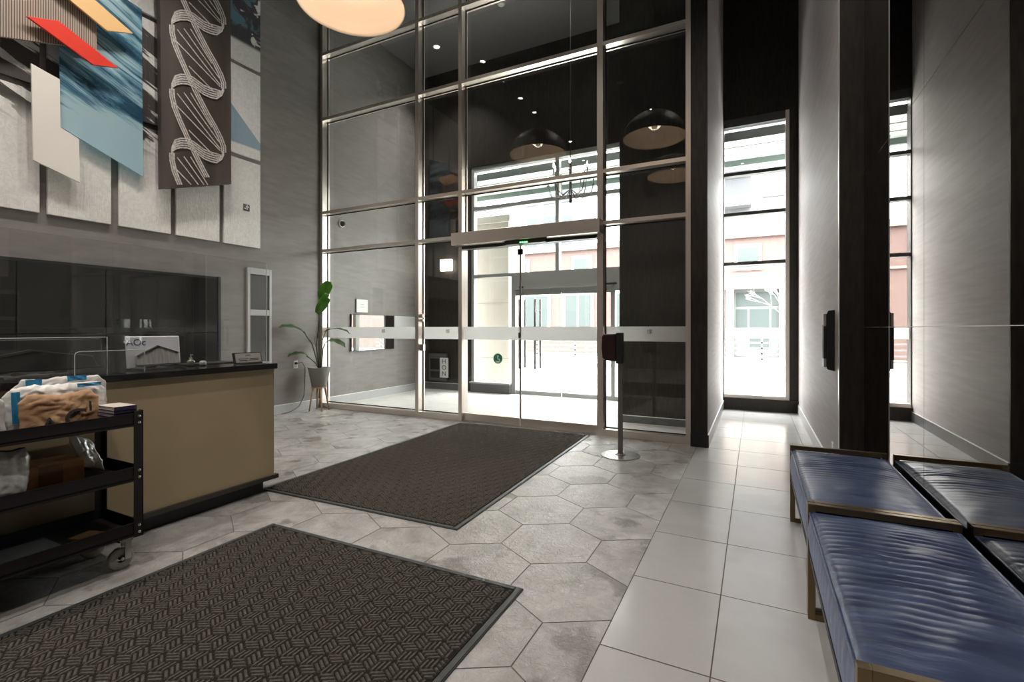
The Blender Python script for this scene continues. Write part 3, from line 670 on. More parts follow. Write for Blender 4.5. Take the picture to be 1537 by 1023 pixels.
# crumpled bags and parcels
def crumple(name, label, cat, c, ux, uz, w, h, t, mat, amp=.012, fr=9, seed=0, nu=36, nv=28, squeeze=.0, ret=False):
    """pillow of w x h standing on c (bottom centre), ux = across, uz = up, thickness t"""
    ux, uz = Vector(ux).normalized(), Vector(uz).normalized(); un = ux.cross(uz).normalized(); c = Vector(c)
    def f(side):
        def g(a,b):
            x = (a-.5); edge = min(1, 6*min(a,1-a)) * min(1, 5*min(b,1-b))
            prof = (1-(2*a-1)**4)*(1-abs(2*b-1)**5)
            n1 = noise.fractal(Vector((a*w*fr+seed, b*h*fr, side*3.1+seed)), .8, 2.1, 5)
            n2 = abs(noise.noise(Vector((a*w*fr*2.2+seed*2, b*h*fr*.9, side*7.))))
            n3 = abs(noise.noise(Vector((a*w*fr*1.7+b*h*fr*1.3+seed, b*h*fr*3.1-a*w*fr, side*11.))))
            d = side*(t/2*prof + edge*amp*(n1*.45 + n2*1.1 + n3*1.2 - .6)) + side*.0006
            cr_ = max(0,abs(2*a-1)-.8)/.2*max(0,2*b-1-.6)/.4; xo = amp*.7*noise.fractal(Vector((b*h*fr,seed,2+a)),.8,2.1,3)*abs(2*a-1) - (a-.5)*.05*cr_; zo = amp*.8*noise.fractal(Vector((a*w*fr,seed,5)),.8,2.1,3)*max(0,2*b-1) - .022*cr_*cr_
            return c + ux*(x*w*(1-squeeze*b) + xo) + uz*(b*h + zo) + un*d
        return g
    mb = MB().grid(f(1),nu,nv).grid(f(-1),nu,nv)
    o = mb.build(name, mat, smooth=True, recalc=False)
    bm = bmesh.new(); bm.from_mesh(o.data); bmesh.ops.remove_doubles(bm, verts=bm.verts, dist=.0016); bmesh.ops.recalc_face_normals(bm, faces=bm.faces); bm.to_mesh(o.data); bm.free()
    for p in o.data.polygons: p.use_smooth = True
    return tag(o, label, cat)
kraft = noisy('kraft_paper',(.30,.16,.08),(.46,.28,.15),scale=9,rough=.75,bump=.35,bscale=26)
polyw = noisy('white_poly',(.55,.53,.50),(.78,.76,.73),scale=12,rough=.28,bump=.3,bscale=25)
silverbag = noisy('silver_poly',(.55,.54,.53),(.80,.79,.77),scale=14,rough=.2,metal=.2,bump=.4,bscale=20)
ZT, ZM_, ZB = .752, .467, .184
crumple('paper_bag','crumpled brown paper bag marked with black letters, front of the top tray','bag',(-2.985,1.112,ZT),(0,1,0),(-.18,0,1),.30,.178,.05,kraft,.012,10,3,64,46)
pb = bpy.data.objects['paper_bag']
for ch, y, z, s, xo in (('A',1.055,.79,.085,.0),('C',1.155,.797,.135,.0),('1',1.215,.852,.07,0)):
    cu = text('lettering', ch, s, M['ink'], pb, frameM((-2.985+.036-(z-.752)*.18,y,z),(0,1,0),(-.18,0,1)), .004)
crumple('mailer_bag','white and clear plastic mailer bag standing behind the brown paper bag','bag',(-3.085,1.135,ZT),(0,1,0),(-.10,0,1),.40,.215,.05,polyw,.014,14,11,60,40)
ob = bpy.data.objects['mailer_bag']
def stripe(par, ycs, mat, X, z0, z1, tilt=.10):
    for (a,b,za,zb) in ycs:
        mb = MB().grid(lambda p,q:(X-(za+(zb-za)*q-ZT)*tilt+.003*math.sin(9*p+5*q), a+(b-a)*p, za+(zb-za)*q),6,6)
        o = mb.build('printed_stripe', mat, solid=.002); o.parent = par
bluep = simple('blue_print',(.02,.22,.42),.35)
stripe(ob, [(.955,.985,.80,.945),(1.20,1.30,.945,.962)], bluep, -3.042, 0, 0)
crumple('padded_envelope','white padded envelope with blue print at the back of the top tray','bag',(-3.175,1.185,ZT),(0,1,0),(-.06,0,1),.38,.24,.03,polyw,.012,13,23,60,40)
stripe(bpy.data.objects['padded_envelope'], [(1.04,1.10,.93,.99),(1.20,1.28,.97,.995)], bluep, -3.153, 0, 0, .06)
crumple('white_sack','bulging white plastic sack at the left end of the top tray','bag',(-3.03,.80,ZT),(0,1,0),(-.1,0,1),.26,.20,.10,polyw,.012,9,31)
# books
for k in range(5):
    z = ZT + .0006 + k*.0182
    t = thing('paperback', ['purple paperback at the bottom of the small stack on the cart','second purple paperback from the bottom of the cart stack','purple paperback in the middle of the stack on the cart','purple paperback just under the topmost of the cart stack','cream-covered purple-spined paperback, topmost of the stack on the cart'][k], 'book', (-2.985+.003*k,1.337-.002*k,z), group='paperbacks on the cart top tray')
    put(t, MB().box(-.085,.085,-.05,.05,0,.002).box(-.085,.085,-.05,.05,.015,.0175).box(.083,.085,-.05,.05,.002,.015), 'cover', simple('book_purple',(.035,.025,.075),.4) if k < 4 else simple('book_cream',(.52,.46,.40),.5))
    put(t, B(-.084,.0825,-.048,.048,.0025,.0145), 'page_block', simple('pages',(.45,.40,.42),.7) if k==0 else bpy.data.materials['pages'])
    if k == 4: put(t, B(.0852,.0862,-.05,.05,0,.0175), 'spine', bpy.data.materials['book_purple'])
# middle tray
cb = thing('cardboard_box', 'brown cardboard box on the middle tray with tape down the front', 'box', (-3.10,1.075,ZM_))
put(cb, MB().box(-.10,.10,-.135,.13,.0006,.122), 'carton', noisy('cardboard',(.40,.19,.065),(.47,.235,.085),scale=5,rough=.7), bevel=.003)
put(cb, MB().box(.1005,.1015,-.045,.045,.001,.12).box(-.10,.1015,-.045,.045,.1222,.1230), 'tape', simple('tape_brown',(.27,.12,.035),.3))
crumple('foil_mailer','shiny silver poly mailer slumped at the left of the middle tray','bag',(-2.945,.85,ZM_+.02),(0,1,-.12),(-.10,.12,1),.24,.225,.07,silverbag,.013,10,41)
crumple('grey_mailer','folded grey poly mailer lying over the right end of the cardboard box','bag',(-3.06,1.27,ZM_+.045),(-.2,1,-.5),(-.3,-.25,1),.12,.19,.05,silverbag,.012,12,53)
# bottom tray
fc = tag(MB().obox((-2.99,1.235,ZB+.006),(.9,.3,0),(-.3,.9,0),(0,0,1),.09,.055,.005).build('cardboard_piece', noisy('cardboard_flat',(.20,.11,.045),(.26,.15,.07),scale=6,rough=.75)), 'flat piece of brown cardboard on the bottom tray', 'cardboard')
gp = tag(MB().box(-3.20,-2.89,.70,1.12,ZB+.0005,ZB+.004).build('paper_liner', simple('liner_grey',(.22,.22,.23),.6)), 'grey paper liner lying flat in the bottom tray', 'liner')

# ------------------------------------------------------------------ plant, stand, outlet, cord
pst = thing('plant_stand', 'small wooden plant stand with splayed legs by the glass wall', 'stand', (-5.90,5.24,0))
wood = noisy('light_wood',(.30,.19,.11),(.42,.28,.17),scale=5,rough=.5,stretch=(8,8,1))
put(pst, MB().lathe([(.001,.345),(.11,.345),(.11,.365),(.001,.365)],n=32), 'platform', wood)
for k in range(4):
    a = PI/4 + k*PI/2 + .3; ca_, sa_ = math.cos(a), math.sin(a)
    put(pst, MB().tube([(ca_*.085,sa_*.085,.345),(ca_*.145,sa_*.145,.0005)],[.016,.010],10), 'leg', wood, smooth=True)
plant = thing('potted_plant', 'tall leafy plant in a grey tapered pot on a wooden stand', 'plant', (-5.90,5.24,.3655))
put(plant, MB().lathe([(.001,0),(.10,0),(.108,.008),(.163,.285),(.165,.29),(.152,.29),(.145,.25),(.001,.25)],n=40), 'pot', simple('pot_grey',(.24,.23,.215),.6), smooth=False)
put(plant, MB().lathe([(.146,.25),(.08,.262),(.001,.258)],n=24), 'soil', simple('soil',(.03,.022,.015),.9))
for p in bpy.data.objects['pot'].data.polygons: p.use_smooth = True
leafm = noisy('leaf_green',(.045,.17,.02),(.11,.34,.03),scale=7,rough=.32,spec=.5)
leafm2 = noisy('leaf_dark',(.025,.06,.02),(.06,.13,.035),scale=7,rough=.35)
stemm = simple('stem_green',(.07,.085,.03),.5)
RV, FV = Vector((cs,sn,0)), Vector((-sn,cs,0))
def L3(u, v, f):  # point near the plant: pixel in the photograph and an offset in depth
    d = 7.33 + f; r = (u-CX)/F*d; z = H + (CY-v)/F*d
    return RV*r + FV*d + Vector((0,0,z)) - Vector(plant.location)
def leaf(name, mid, wid, roll, mat, fold=.25):
    pts = [L3(*m) for m in mid]
    # resample
    N_ = 14; res = []
    for i in range(N_+1):
        x = i/N_*(len(pts)-1); k = min(int(x),len(pts)-2); f = x-k
        p0,p1,p2,p3 = pts[max(k-1,0)],pts[k],pts[k+1],pts[min(k+2,len(pts)-1)]
        res.append(.5*((2*p1)+(p2-p0)*f+(2*p0-5*p1+4*p2-p3)*f*f+(3*p1-p0-3*p2+p3)*f**3))
    vs=[]; nw=6
    for i,p in enumerate(res):
        t = (res[min(i+1,N_)]-res[max(i-1,0)]).normalized(); s = t.cross(Vector(roll)).normalized(); n = s.cross(t).normalized()
        u = i/N_; w_ = wid*(math.sin(PI*min(1,u*.92+.08))**.7)*(1 if u<.85 else max(.02,(1-u)/.15))
        for j in range(-nw//2,nw//2+1):
            q = j/(nw/2); vs.append(p + s*q*w_ + n*abs(q)*w_*fold + n*.006*math.sin(u*22+q*3)*abs(q))
    m_=nw+1
    mb = MB().add(vs,[(i*m_+j,i*m_+j+1,(i+1)*m_+j+1,(i+1)*m_+j) for i in range(N_) for j in range(nw)])
    o = mb.build(name, mat, plant, smooth=True, solid=.0015, recalc=False)
    return o
def stem(pts, r): put(plant, MB().tube([L3(*p) for p in pts],r,8), 'stem', stemm, smooth=True)
stem([(480,556,0),(475,520,.02),(478,490,.0),(481,468,-.02)],.010)
stem([(480,556,.0),(474,535,.0),(468,515,-.05),(459,503,-.1)],.009)
stem([(480,556,.02),(474,545,.0),(466,538,-.05),(460,534,-.1)],.008)
stem([(481,556,.0),(484,535,.0),(485,522,-.05),(488,516,-.1)],.008)
stem([(481,556,.0),(482,530,.05),(484,510,.08),(489,497,.1)],.008)
stem([(479,556,.0),(476,530,.03),(472,508,.04)],.006)
front = -FV
leaf('leaf', [(476,470,-.02),(481,462,-.03),(487,452,-.04),(491,445,-.03),(493,446,-.02)], .075, front+RV*.2, leafm)
leaf('leaf', [(484,452,-.02),(485,442,-.03),(489,433,-.04),(494,426,-.03),(497,423,-.02)], .085, front+RV*.3, leafm)
leaf('leaf', [(460,504,-.12),(452,496,-.2),(440,491,-.3),(428,490,-.38),(418,491,-.45)], .075, Vector((0,0,1))+front*.5, leafm2)
leaf('leaf', [(463,534,-.1),(455,530.5,-.17),(446,530.5,-.24),(438,532.5,-.30),(431,535,-.36)], .06, Vector((0,0,1))+front*.4, leafm2)
leaf('leaf', [(487,516,-.1),(496,511,-.13),(505,512,-.16),(513,516,-.18),(519,521,-.18)], .06, Vector((0,0,1))+front*.35, leafm2)
leaf('leaf', [(487,498,-.03),(497,494,-.12),(508,493.5,-.18),(518,496,-.2),(526,501,-.2)], .045, Vector((0,0,1))+front*.12, leafm2)
ou = thing('wall_outlet', 'white wall outlet with a plug beside the potted plant', 'outlet', (XL,5.02,.705))
put(ou, B(0,.006,-.038,.038,-.058,.058), 'plate', M['white'], bevel=.002)
put(ou, B(.006,.03,-.02,.016,.0,.034), 'plug', M['black'], bevel=.004)
put(ou, MB().box(.006,.008,-.016,.016,-.042,-.012), 'socket', simple('socket_grey',(.45,.45,.45),.4))
tag(MB().tube([(XL+.03,5.02,.72),(XL+.07,5.08,.74),(XL+.075,5.13,.66),(XL+.06,5.14,.45),(XL+.05,5.13,.22),(XL+.045,5.05,.08),(XL+.05,4.9,.02),(XL+.045,4.75,.008)],.006,8).build('power_cord', simple('cord_grey',(.12,.11,.10),.5), smooth=True), 'dark power cord hanging from the outlet to the floor', 'cord')
o2 = tag(B(XN1-.006,XN1,4.66,4.73,.205,.315).build('wall_outlet', M['white'], bevel=.002), 'small white outlet low on the niche wall behind the bench', 'outlet')

# ------------------------------------------------------------------ dispenser stand
ds = thing('dispenser_stand', 'floor-standing dark dispenser on a steel post with a round disc base', 'dispenser', (-1.175,4.70,0))
put(ds, MB().lathe([(.001,.0006),(.185,.0006),(.185,.006),(.182,.0085),(.001,.011)],n=48), 'base', M['alu'], smooth=False)
put(ds, MB().box(-.022,.022,-.014,.014,.011,1.2).lathe([(.05,.0112),(.05,.016),(.03,.02),(.025,.03)],n=20), 'post', simple('post_steel',(.20,.185,.17),.38,.7), bevel=.003)
hd = MB()
prof = [(-.03,.92),(-.145,.93),(-.165,.955),(-.175,1.05),(-.17,1.16),(-.155,1.185),(-.03,1.19)]
hd.prism([(x,-.06,z) for x,z in prof],(0,.12,0))
put(ds, hd, 'dispenser_head', simple('maroon_plastic',(.028,.010,.010),.3), bevel=.01)
put(ds, MB().box(-.03,.022,-.05,.05,.90,1.20), 'back_plate', M['black'], bevel=.003)
put(ds, MB().prism([(-.1655,-.05,.96),(-.1755,-.05,1.05),(-.1705,-.05,1.15),(-.1725,-.05,1.15),(-.179,-.05,1.05),(-.168,-.05,.96)],(0,.10,0)), 'window_strip', M['trimlight'])

# ------------------------------------------------------------------ benches
M['brass'] = simple('antique_brass',(.20,.145,.08),.32,.9)
def velvet():
    m, t, b = nt('blue_velvet'); L = t.links.new; g = N(t,'ShaderNodeNewGeometry')
    mp = N(t,'ShaderNodeMapping'); mp.inputs['Scale'].default_value=(2.2,9,4); L(g.outputs['Position'], mp.inputs['Vector'])
    n = N(t,'ShaderNodeTexNoise', Scale=1.6, Detail=6, Distortion=.8); L(mp.outputs[0], n.inputs['Vector'])
    cr = N(t,'ShaderNodeValToRGB'); cr.color_ramp.elements[0].position=.35; cr.color_ramp.elements[0].color=(.012,.022,.062,1); cr.color_ramp.elements[1].position=.7; cr.color_ramp.elements[1].color=(.050,.072,.142,1)
    L(n.outputs['Fac'], cr.inputs[0]); L(cr.outputs[0], b.inputs['Base Color']); b.inputs['Roughness'].default_value=.36; b.inputs['Specular IOR Level'].default_value=.55
    b.inputs['Sheen Weight'].default_value=.22; b.inputs['Sheen Roughness'].default_value=.35; b.inputs['Sheen Tint'].default_value=(.45,.60,1,1)
    n2 = N(t,'ShaderNodeTexNoise', Scale=3, Detail=4); L(mp.outputs[0], n2.inputs['Vector']); bp = N(t,'ShaderNodeBump', Strength=.25, Distance=.01); L(n2.outputs['Fac'], bp.inputs['Height']); L(bp.outputs[0], b.inputs['Normal'])
    return m
M['velvet'] = velvet()
def bench(label, yn, yf, seed, wr_c, wr_s):
    o = thing('bench', label, 'bench', (.455,(yn+yf)/2,0), 0, 'blue upholstered benches against the mirror')
    oy = (yn+yf)/2; hx = .252; t = .028; L_ = (yf-yn)/2; hz = .4925
    for s in (-1,1):
        y0,y1 = sorted((s*L_, s*(L_-t)))
        mb = MB().box(-hx,-hx+t,y0,y1,.0006,hz).box(hx-t,hx,y0,y1,.0006,hz).box(-hx+t,hx-t,y0,y1,hz-t,hz).box(-hx+t,hx-t,y0,y1,.0006,t)
        put(o, mb, 'end_frame', M['brass'], bevel=.0015)
    put(o, MB().box(-hx+t,hx-t,-L_+t,L_-t,.265,.285), 'seat_board', M['black'])
    put(o, MB().box(-hx+.005,-hx+.025,-L_+t,L_-t,.262,.284).box(hx-.025,hx-.005,-L_+t,L_-t,.262,.284), 'side_rail', M['black'])
    W, D, z0, z1 = hx-.008, L_-t-.003, .2855, .466
    rad = .028
    def top(a,b):
        x = (2*a-1); y=(2*b-1)
        ex = 1-max(0,(abs(x)*W-(W-rad))/rad)**2 if abs(x)*W>W-rad else 1.
        ey = 1-max(0,(abs(y)*D-(D-rad))/rad)**2 if abs(y)*D>D-rad else 1.
        z = z1-.012 + .012*min(ex,ey) + .020*(1-x*x)**.6*(1-y**4)
        yy = y*D
        env = math.exp(-((yy-wr_c)/wr_s)**2)*(1-x**6)
        ph = yy*(150+30*noise.noise(Vector((.3,yy*3,seed)))) + .9*x + 2.2*noise.noise(Vector((x*1.2,yy*6,seed)))
        z += env*.0085*(abs(math.sin(ph*.5))**.6*1.6-1.0)*(.6+.8*noise.noise(Vector((x*2,yy*11,seed+7)))) + .004*noise.noise(Vector((x*3,yy*7,seed+3)))*(1-x**4)
        return (x*W, yy, z)
    mb = MB().grid(top, 44, 170)
    nb = 60
    ring = [(-W,-D+2*D*i/nb) for i in range(nb)]+[(-W+2*W*i/20,D) for i in range(20)]+[(W,D-2*D*i/nb) for i in range(nb)]+[(W-2*W*i/20,-D) for i in range(20)]
    vs=[]; rows=5
    for j in range(rows+1):
        f=j/rows; z=z0+(z1-.012-z0)*f; bul=.008*math.sin(PI*f)
        for (x,y) in ring:
            wob=.0012*math.sin(y*90+x*60+2*noise.noise(Vector((x*9,y*9,seed))))*math.sin(PI*f)
            vs.append((x+(bul+wob)*(1 if x>=W else -1 if x<=-W else 0), y+(bul)*(1 if y>=D else -1 if y<=-D else 0), z))
    n_=len(ring); mb.add(vs,[(j*n_+i,j*n_+(i+1)%n_,(j+1)*n_+(i+1)%n_,(j+1)*n_+i) for j in range(rows) for i in range(n_)])
    mb.add([(-W,-D,z0),(W,-D,z0),(W,D,z0),(-W,D,z0)],[(0,1,2,3)])
    cu = put(o, mb, 'cushion', M['velvet'], smooth=True)
    pp = MB(); zz=z1-.011
    pp.tube([(x*1.005,y*1.002,zz) for x,y in ring]+[(ring[0][0]*1.005,ring[0][1]*1.002,zz)],.005,8)
    put(cu, pp, 'piping', M['velvet'], smooth=True)
    for (x,y) in ((-W-.004,D*.94),(W+.004,D*.94),(-W-.004,-D*.94),(W+.004,-D*.94)): pass
    return o
bench('blue velvet brass-framed bench nearest the viewer, with strongly wrinkled seat', 1.300, 2.442, 1, .12, .34)
bench('farther blue velvet brass-framed bench nearest the window niche', 2.4475, 3.607, 9, .18, .26)

# ------------------------------------------------------------------ black wall phone / panel on niche wall
wd = thing('wall_device', 'tall black wall-mounted device with a grey front on the niche wall', 'device', (XN1,4.66,.9))
put(wd, MB().prism([(-.0006,-.06,0),(-.05,-.06,.012),(-.055,-.06,.03),(-.055,-.06,.46),(-.045,-.06,.485),(-.0006,-.06,.49)],(0,.12,0)), 'housing', M['black'], bevel=.004)
put(wd, B(-.075,-.0555,-.05,.05,.03,.46), 'front_plate', simple('plate_grey',(.34,.33,.33),.4), bevel=.003)
put(wd, MB().box(-.0765,-.0752,-.02,.02,.1,.37), 'handset_slot', M['black']); put(wd, MB().box(-.076,-.056,-.0512,-.0501,.1,.36), 'side_slot', M['black'])

# ------------------------------------------------------------------ pendants
shell_o = simple('dome_outer',(.10,.085,.07),.45); shell_i = simple('dome_inner',(.80,.68,.56),.5)
def pendant(label, x, y):
    o = thing('pendant_lamp', label, 'lamp', (x,y,4.29), group='dome pendant lamps')
    r = .495; prof=[]; 
    for k in range(15):
        a = PI/2*k/14; prof.append((max(.03,r*math.cos(a)), .42*math.sin(a)))
    ou_ = MB().lathe(prof,n=64); put(o, ou_, 'shade', shell_o, smooth=True)
    prof2=[(r,0),(r-.006,0)]+[(max(.03,(r-.008)*math.cos(PI/2*k/20))*(1+.006*math.sin(k*2.1)), .412*math.sin(PI/2*k/20)+.001) for k in range(21)]
    put(o, MB().lathe(prof2,n=64), 'lining', shell_i, smooth=True)
    put(o, MB().cyl((0,0,.415),(0,0,.48),.035,20), 'cap', M['black'])
    put(o, MB().cyl((0,0,.48),(0,0,ZC-4.29),.006,8), 'cord', M['black'])
    put(o, MB().lathe([(.001,.15),(.04,.16),(.055,.20),(.04,.24),(.02,.27),(.02,.41)],n=20), 'bulb', emit('bulb_warm',(1,.78,.5),.8) if 'bulb_warm' not in bpy.data.materials else bpy.data.materials['bulb_warm'], smooth=True)
    l = bpy.data.lights.new('pendant_glow','POINT'); l.energy = 5.2; l.color=(1,.85,.69); l.shadow_soft_size=.11
    lo = bpy.data.objects.new('pendant_glow', l); C.objects.link(lo); lo.parent = o; lo.location=(0,0,.25)
    return o
pendant('cream-lined dome pendant lamp hanging at the top of the picture', -3.40, 3.40)
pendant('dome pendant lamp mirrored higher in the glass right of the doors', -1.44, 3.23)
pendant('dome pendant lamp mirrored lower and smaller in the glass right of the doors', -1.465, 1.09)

# chandelier in the vestibule
ch = thing('chandelier', 'candle-style chandelier hanging on a long rod in the vestibule', 'chandelier', (-2.48,6.9,3.2))
dkm = simple('chandelier_metal',(.10,.09,.085),.3,.9)
put(ch, MB().cyl((0,0,.60),(0,0,ZC-3.2),.006,8), 'rod', dkm)
put(ch, MB().lathe([(.001,-.07),(.022,-.06),(.022,.45),(.014,.52),(.012,.62),(.001,.63)],n=16), 'column', dkm, smooth=True)
for k in range(10):
    a = 2*PI*k/10; rr = .36 if k%2 else .26; zz = .22 if k%2 else .34
    A = lambda r_,z_: (r_*math.cos(a), r_*math.sin(a), z_)
    ar = put(ch, MB().tube([A(.03,.12),A(rr*.5,.02),A(rr*.85,.06),A(rr,zz)],.007,8).lathe([(.02,zz),(.03,zz+.01)],A(rr,0),12), 'arm', dkm, smooth=True)
    put(ar, MB().cyl(A(rr,zz+.01),A(rr,zz+.10),.010,10), 'candle', M['chrome'])
    put(ar, MB().lathe([(.001,zz+.10),(.014,zz+.125),(.011,zz+.15),(.001,zz+.185)],A(rr,0),12), 'flame_bulb', emit('flame',(1,.85,.62),14) if 'flame' not in bpy.data.materials else bpy.data.materials['flame'], smooth=True)

# ------------------------------------------------------------------ ceiling fittings
led = emit('downlight_lens',(1,.93,.82),30)
LAMP = .38
def downlight(label, x, y, watts, spot=1.75, blend=.7):
    o = thing('downlight', label, 'light', (x,y,ZC), group='recessed ceiling downlights')
    put(o, MB().lathe([(.045,-.0005),(.07,-.0005),(.07,-.006),(.05,-.010),(.045,-.004)],n=28), 'ring', M['white'])
    put(o, MB().lathe([(.001,-.002),(.0445,-.002),(.0445,-.001),(.001,-.001)],n=24), 'lens', led)
    l = bpy.data.lights.new('downlight_beam','SPOT'); l.energy=watts*LAMP; l.spot_size=spot; l.spot_blend=blend; l.color=(1,.935,.87); l.shadow_soft_size=.05
    lo = bpy.data.objects.new('downlight_beam', l); C.objects.link(lo); lo.parent=o; lo.location=(0,0,-.03)
    return o
downlight('bright recessed downlight in the vestibule ceiling near the left wall', -5.27, 7.38, 340, 1.75, 1.0)
for k,(x,y) in enumerate(((-3.9,6.75),(-2.3,6.75),(-3.1,6.1))):  # extra lamps added to brighten the vestibule floor and frames
    downlight(['added fill downlight over the vestibule centre','added fill downlight over the right of the vestibule','added fill downlight just behind the inner glass wall'][k], x, y, 420, 1.35, 1.0)
for k,y in enumerate((3.0, 2.15, 1.3, .5)):
    downlight(['recessed downlight washing the art, nearest the glass wall','second recessed downlight from the glass wall, washing the art','third recessed downlight from the glass wall, washing the art','fourth recessed downlight from the glass wall, over the desk'][k], -4.75, y, 270)
for k,(x,y) in enumerate(((-2.2,2.4),(-2.2,-.6),(-.35,2.6),(-.35,-.4),(-4.6,-1.6),(-2.2,-2.6))):  # unseen ceiling lamps added as general fill for the lobby
    downlight(['added unseen fill downlight over the entrance mat','added unseen fill downlight behind the viewer over the lobby centre','added unseen fill downlight above the far bench','added unseen fill downlight above the near bench','added unseen fill downlight at the back of the desk','added unseen fill downlight closest to the back wall'][k], x, y, 300, 2.0)
def detector(label, x, y):
    o = thing('smoke_detector', label, 'detector', (x,y,ZC)); put(o, MB().lathe([(.06,-.0005),(.06,-.015),(.05,-.03),(.025,-.035),(.001,-.035)],n=28), 'body', M['white'], smooth=True); put(o, MB().lathe([(.068,-.0005),(.068,-.008),(.06,-.010)],n=28), 'ring', M['base'])
detector('round white smoke detector on the vestibule ceiling', -3.64, 6.86)
detector('round white smoke detector on the lobby ceiling, mirrored in the glass', -2.55, 1.0)
cam_ = thing('dome_camera', 'small white dome security camera high on the left vestibule wall', 'camera', (XL,5.91,2.98))
put(cam_, MB().cyl((.0005,0,0),(.03,0,0),.06,24), 'mount', M['white'])
dm = MB().lathe([(.045,0),(.043,.02),(.03,.04),(.012,.05),(.001,.051)],n=20)
for i,(a_,b_,c_) in enumerate(dm.v): dm.v[i]=(.03+c_,a_,b_)
put(cam_, dm, 'dome', M['black'], smooth=True)

# ------------------------------------------------------------------ vestibule wall items
wm = thing('wall_mirror', 'rectangular mirror on the left vestibule wall beneath the poster', 'mirror', (XL,6.66,1.17))
put(wm, MB().box(.0006,.03,-.545,.545,-.315,.32), 'frame', M['frameblk'], bevel=.002)
mcl = simple('mirror_clear',(.86,.87,.87),.01,1.)
put(wm, B(.0302,.0315,-.535,.535,-.305,.31), 'mirror_glass', mcl)
ps = thing('poster', 'white framed poster above the mirror in the vestibule', 'poster', (XL,6.38,1.635)); put(ps, MB().box(.0006,.018,-.14,.14,-.115,.12), 'frame', M['black']); put(ps, B(.0182,.0195,-.135,.135,-.11,.115), 'paper', simple('paper_white',(.85,.84,.82),.6))
put(ps, MB().box(.0197,.0202,-.04,.04,.02,.03).box(.0197,.0202,-.05,.05,-.02,-.014), 'printed_line', M['base'])
nb = thing('notice_board', 'pale framed notice board right of the vestibule mirror', 'notice board', (XL,7.56,1.38)); put(nb, MB().box(.0006,.02,-.33,.33,-.22,.10), 'frame', M['white']); put(nb, B(.0202,.0215,-.31,.31,-.20,.08), 'sheet', simple('sheet_pale',(.6,.6,.58),.5))
sc = thing('wall_sconce', 'square glowing wall sconce on the dark vestibule wall', 'lamp', (-5.57,YO,2.52)); put(sc, B(-.03,.03,-.03,-.0006,-.05,.05), 'mount', M['alu']); put(sc, MB().box(-.13,.13,-.10,-.031,-.115,.115), 'shade', emit('sconce_glow',(1,.9,.76),5), bevel=.006)
ip = thing('intercom', 'grey intercom panel on the dark vestibule wall', 'intercom', (-5.80,YO,.46)); put(ip, MB().box(-.22,.22,-.05,-.0006,-.28,.27), 'housing', simple('intercom_grey',(.13,.13,.13),.35,.5), bevel=.006)
put(ip, MB().box(-.17,.05,-.053,-.0505,-.05,.17), 'screen', M['gloss']); put(ip, MB().box(-.17,.05,-.053,-.0505,-.22,-.09), 'keypad', M['black']); 
sg = thing('hanging_sign', 'white vertical sign with three stacked black letters beside the intercom', 'sign', (-5.62,YO-.062,.45)); put(sg, MB().box(-.10,.10,-.008,0,-.2,.2), 'board', M['white'])
for k,chx in enumerate('HON'): text('lettering', chx, .13, M['ink'], sg, frameM((0,-.0092,.125-.125*k),(1,0,0),(0,0,1)))

# ------------------------------------------------------------------ exterior
def ext(o, label, cat, **k): return tag(o, label, cat, **k)
gr = B(-60,60,YO+.25,90,-.3,-.02).build('ground', noisy('pale_pavement',(.26,.26,.255),(.33,.33,.325),scale=1.2,rough=.8)); structure(gr, 'bright pale street and pavement outside', 'ground')
ap = B(-8,2.5,YO+.14,YO+2.4,-.02,0).build('entry_slab', simple('slab_pale',(.5,.5,.49),.8)); structure(ap, 'pale paving slab outside the street doors', 'ground')
kerb = B(-60,60,15.5,15.7,-.02,.10).build('kerb', simple('kerb_grey',(.30,.30,.30),.8)); structure(kerb, 'grey kerb along the street', 'kerb')
bb = thing('brick_building', 'red brick building with white stone doorway across the street', 'building', (-4,24,0))
def brick_mat():
    m,t,b = nt('red_brick'); L=t.links.new; g=N(t,'ShaderNodeNewGeometry'); sp=N(t,'ShaderNodeSeparateXYZ'); L(g.outputs['Position'],sp.inputs[0]); cb_=N(t,'ShaderNodeCombineXYZ'); L(sp.outputs[0],cb_.inputs[0]); L(sp.outputs[2],cb_.inputs[1])
    br_=N(t,'ShaderNodeTexBrick', Scale=4.5); br_.inputs['Color1'].default_value=(.098,.062,.056,1); br_.inputs['Color2'].default_value=(.086,.054,.049,1); br_.inputs['Mortar'].default_value=(.10,.075,.068,1); br_.inputs['Mortar Size'].default_value=.012
    L(cb_.outputs[0],br_.inputs['Vector']); L(br_.outputs['Color'],b.inputs['Base Color']); b.inputs['Roughness'].default_value=.9; return m
stone = simple('white_stone',(.62,.58,.52),.8); wglass = simple('far_window',(.045,.055,.055),.2,0,.4)
subr(bb, B(-26,12,24,30,-.05,5.55), 'wall', brick_mat())
subr(bb, MB().box(-26,12,23.85,24,5.3,5.6).box(-26,12,23.9,24,3.62,3.72), 'cornice', noisy('pink_stone',(.16,.11,.1),(.18,.125,.115),scale=2))
for cx0 in (-22,-18.5,-15,-11.5,-8,-4.5,-.28,3.2,6.7):
    wN = subr(bb, MB().box(cx0-.55,cx0+.55,23.93,24,3.85,5.0), 'window_frame', stone)
    o = B(cx0-.4,cx0+.4,23.9,23.93,3.98,4.85).build('pane', wglass); o.parent=wN; o.matrix_parent_inverse=Matrix.Identity(4)
po = subr(bb, MB().box(-1.15,-.85,23.6,24,-.02,3.3).box(.95,1.25,23.6,24,-.02,3.3).box(-1.3,1.4,23.5,24,3.0,3.45).box(-1.45,1.55,23.4,24,3.4,3.55), 'portal', stone)
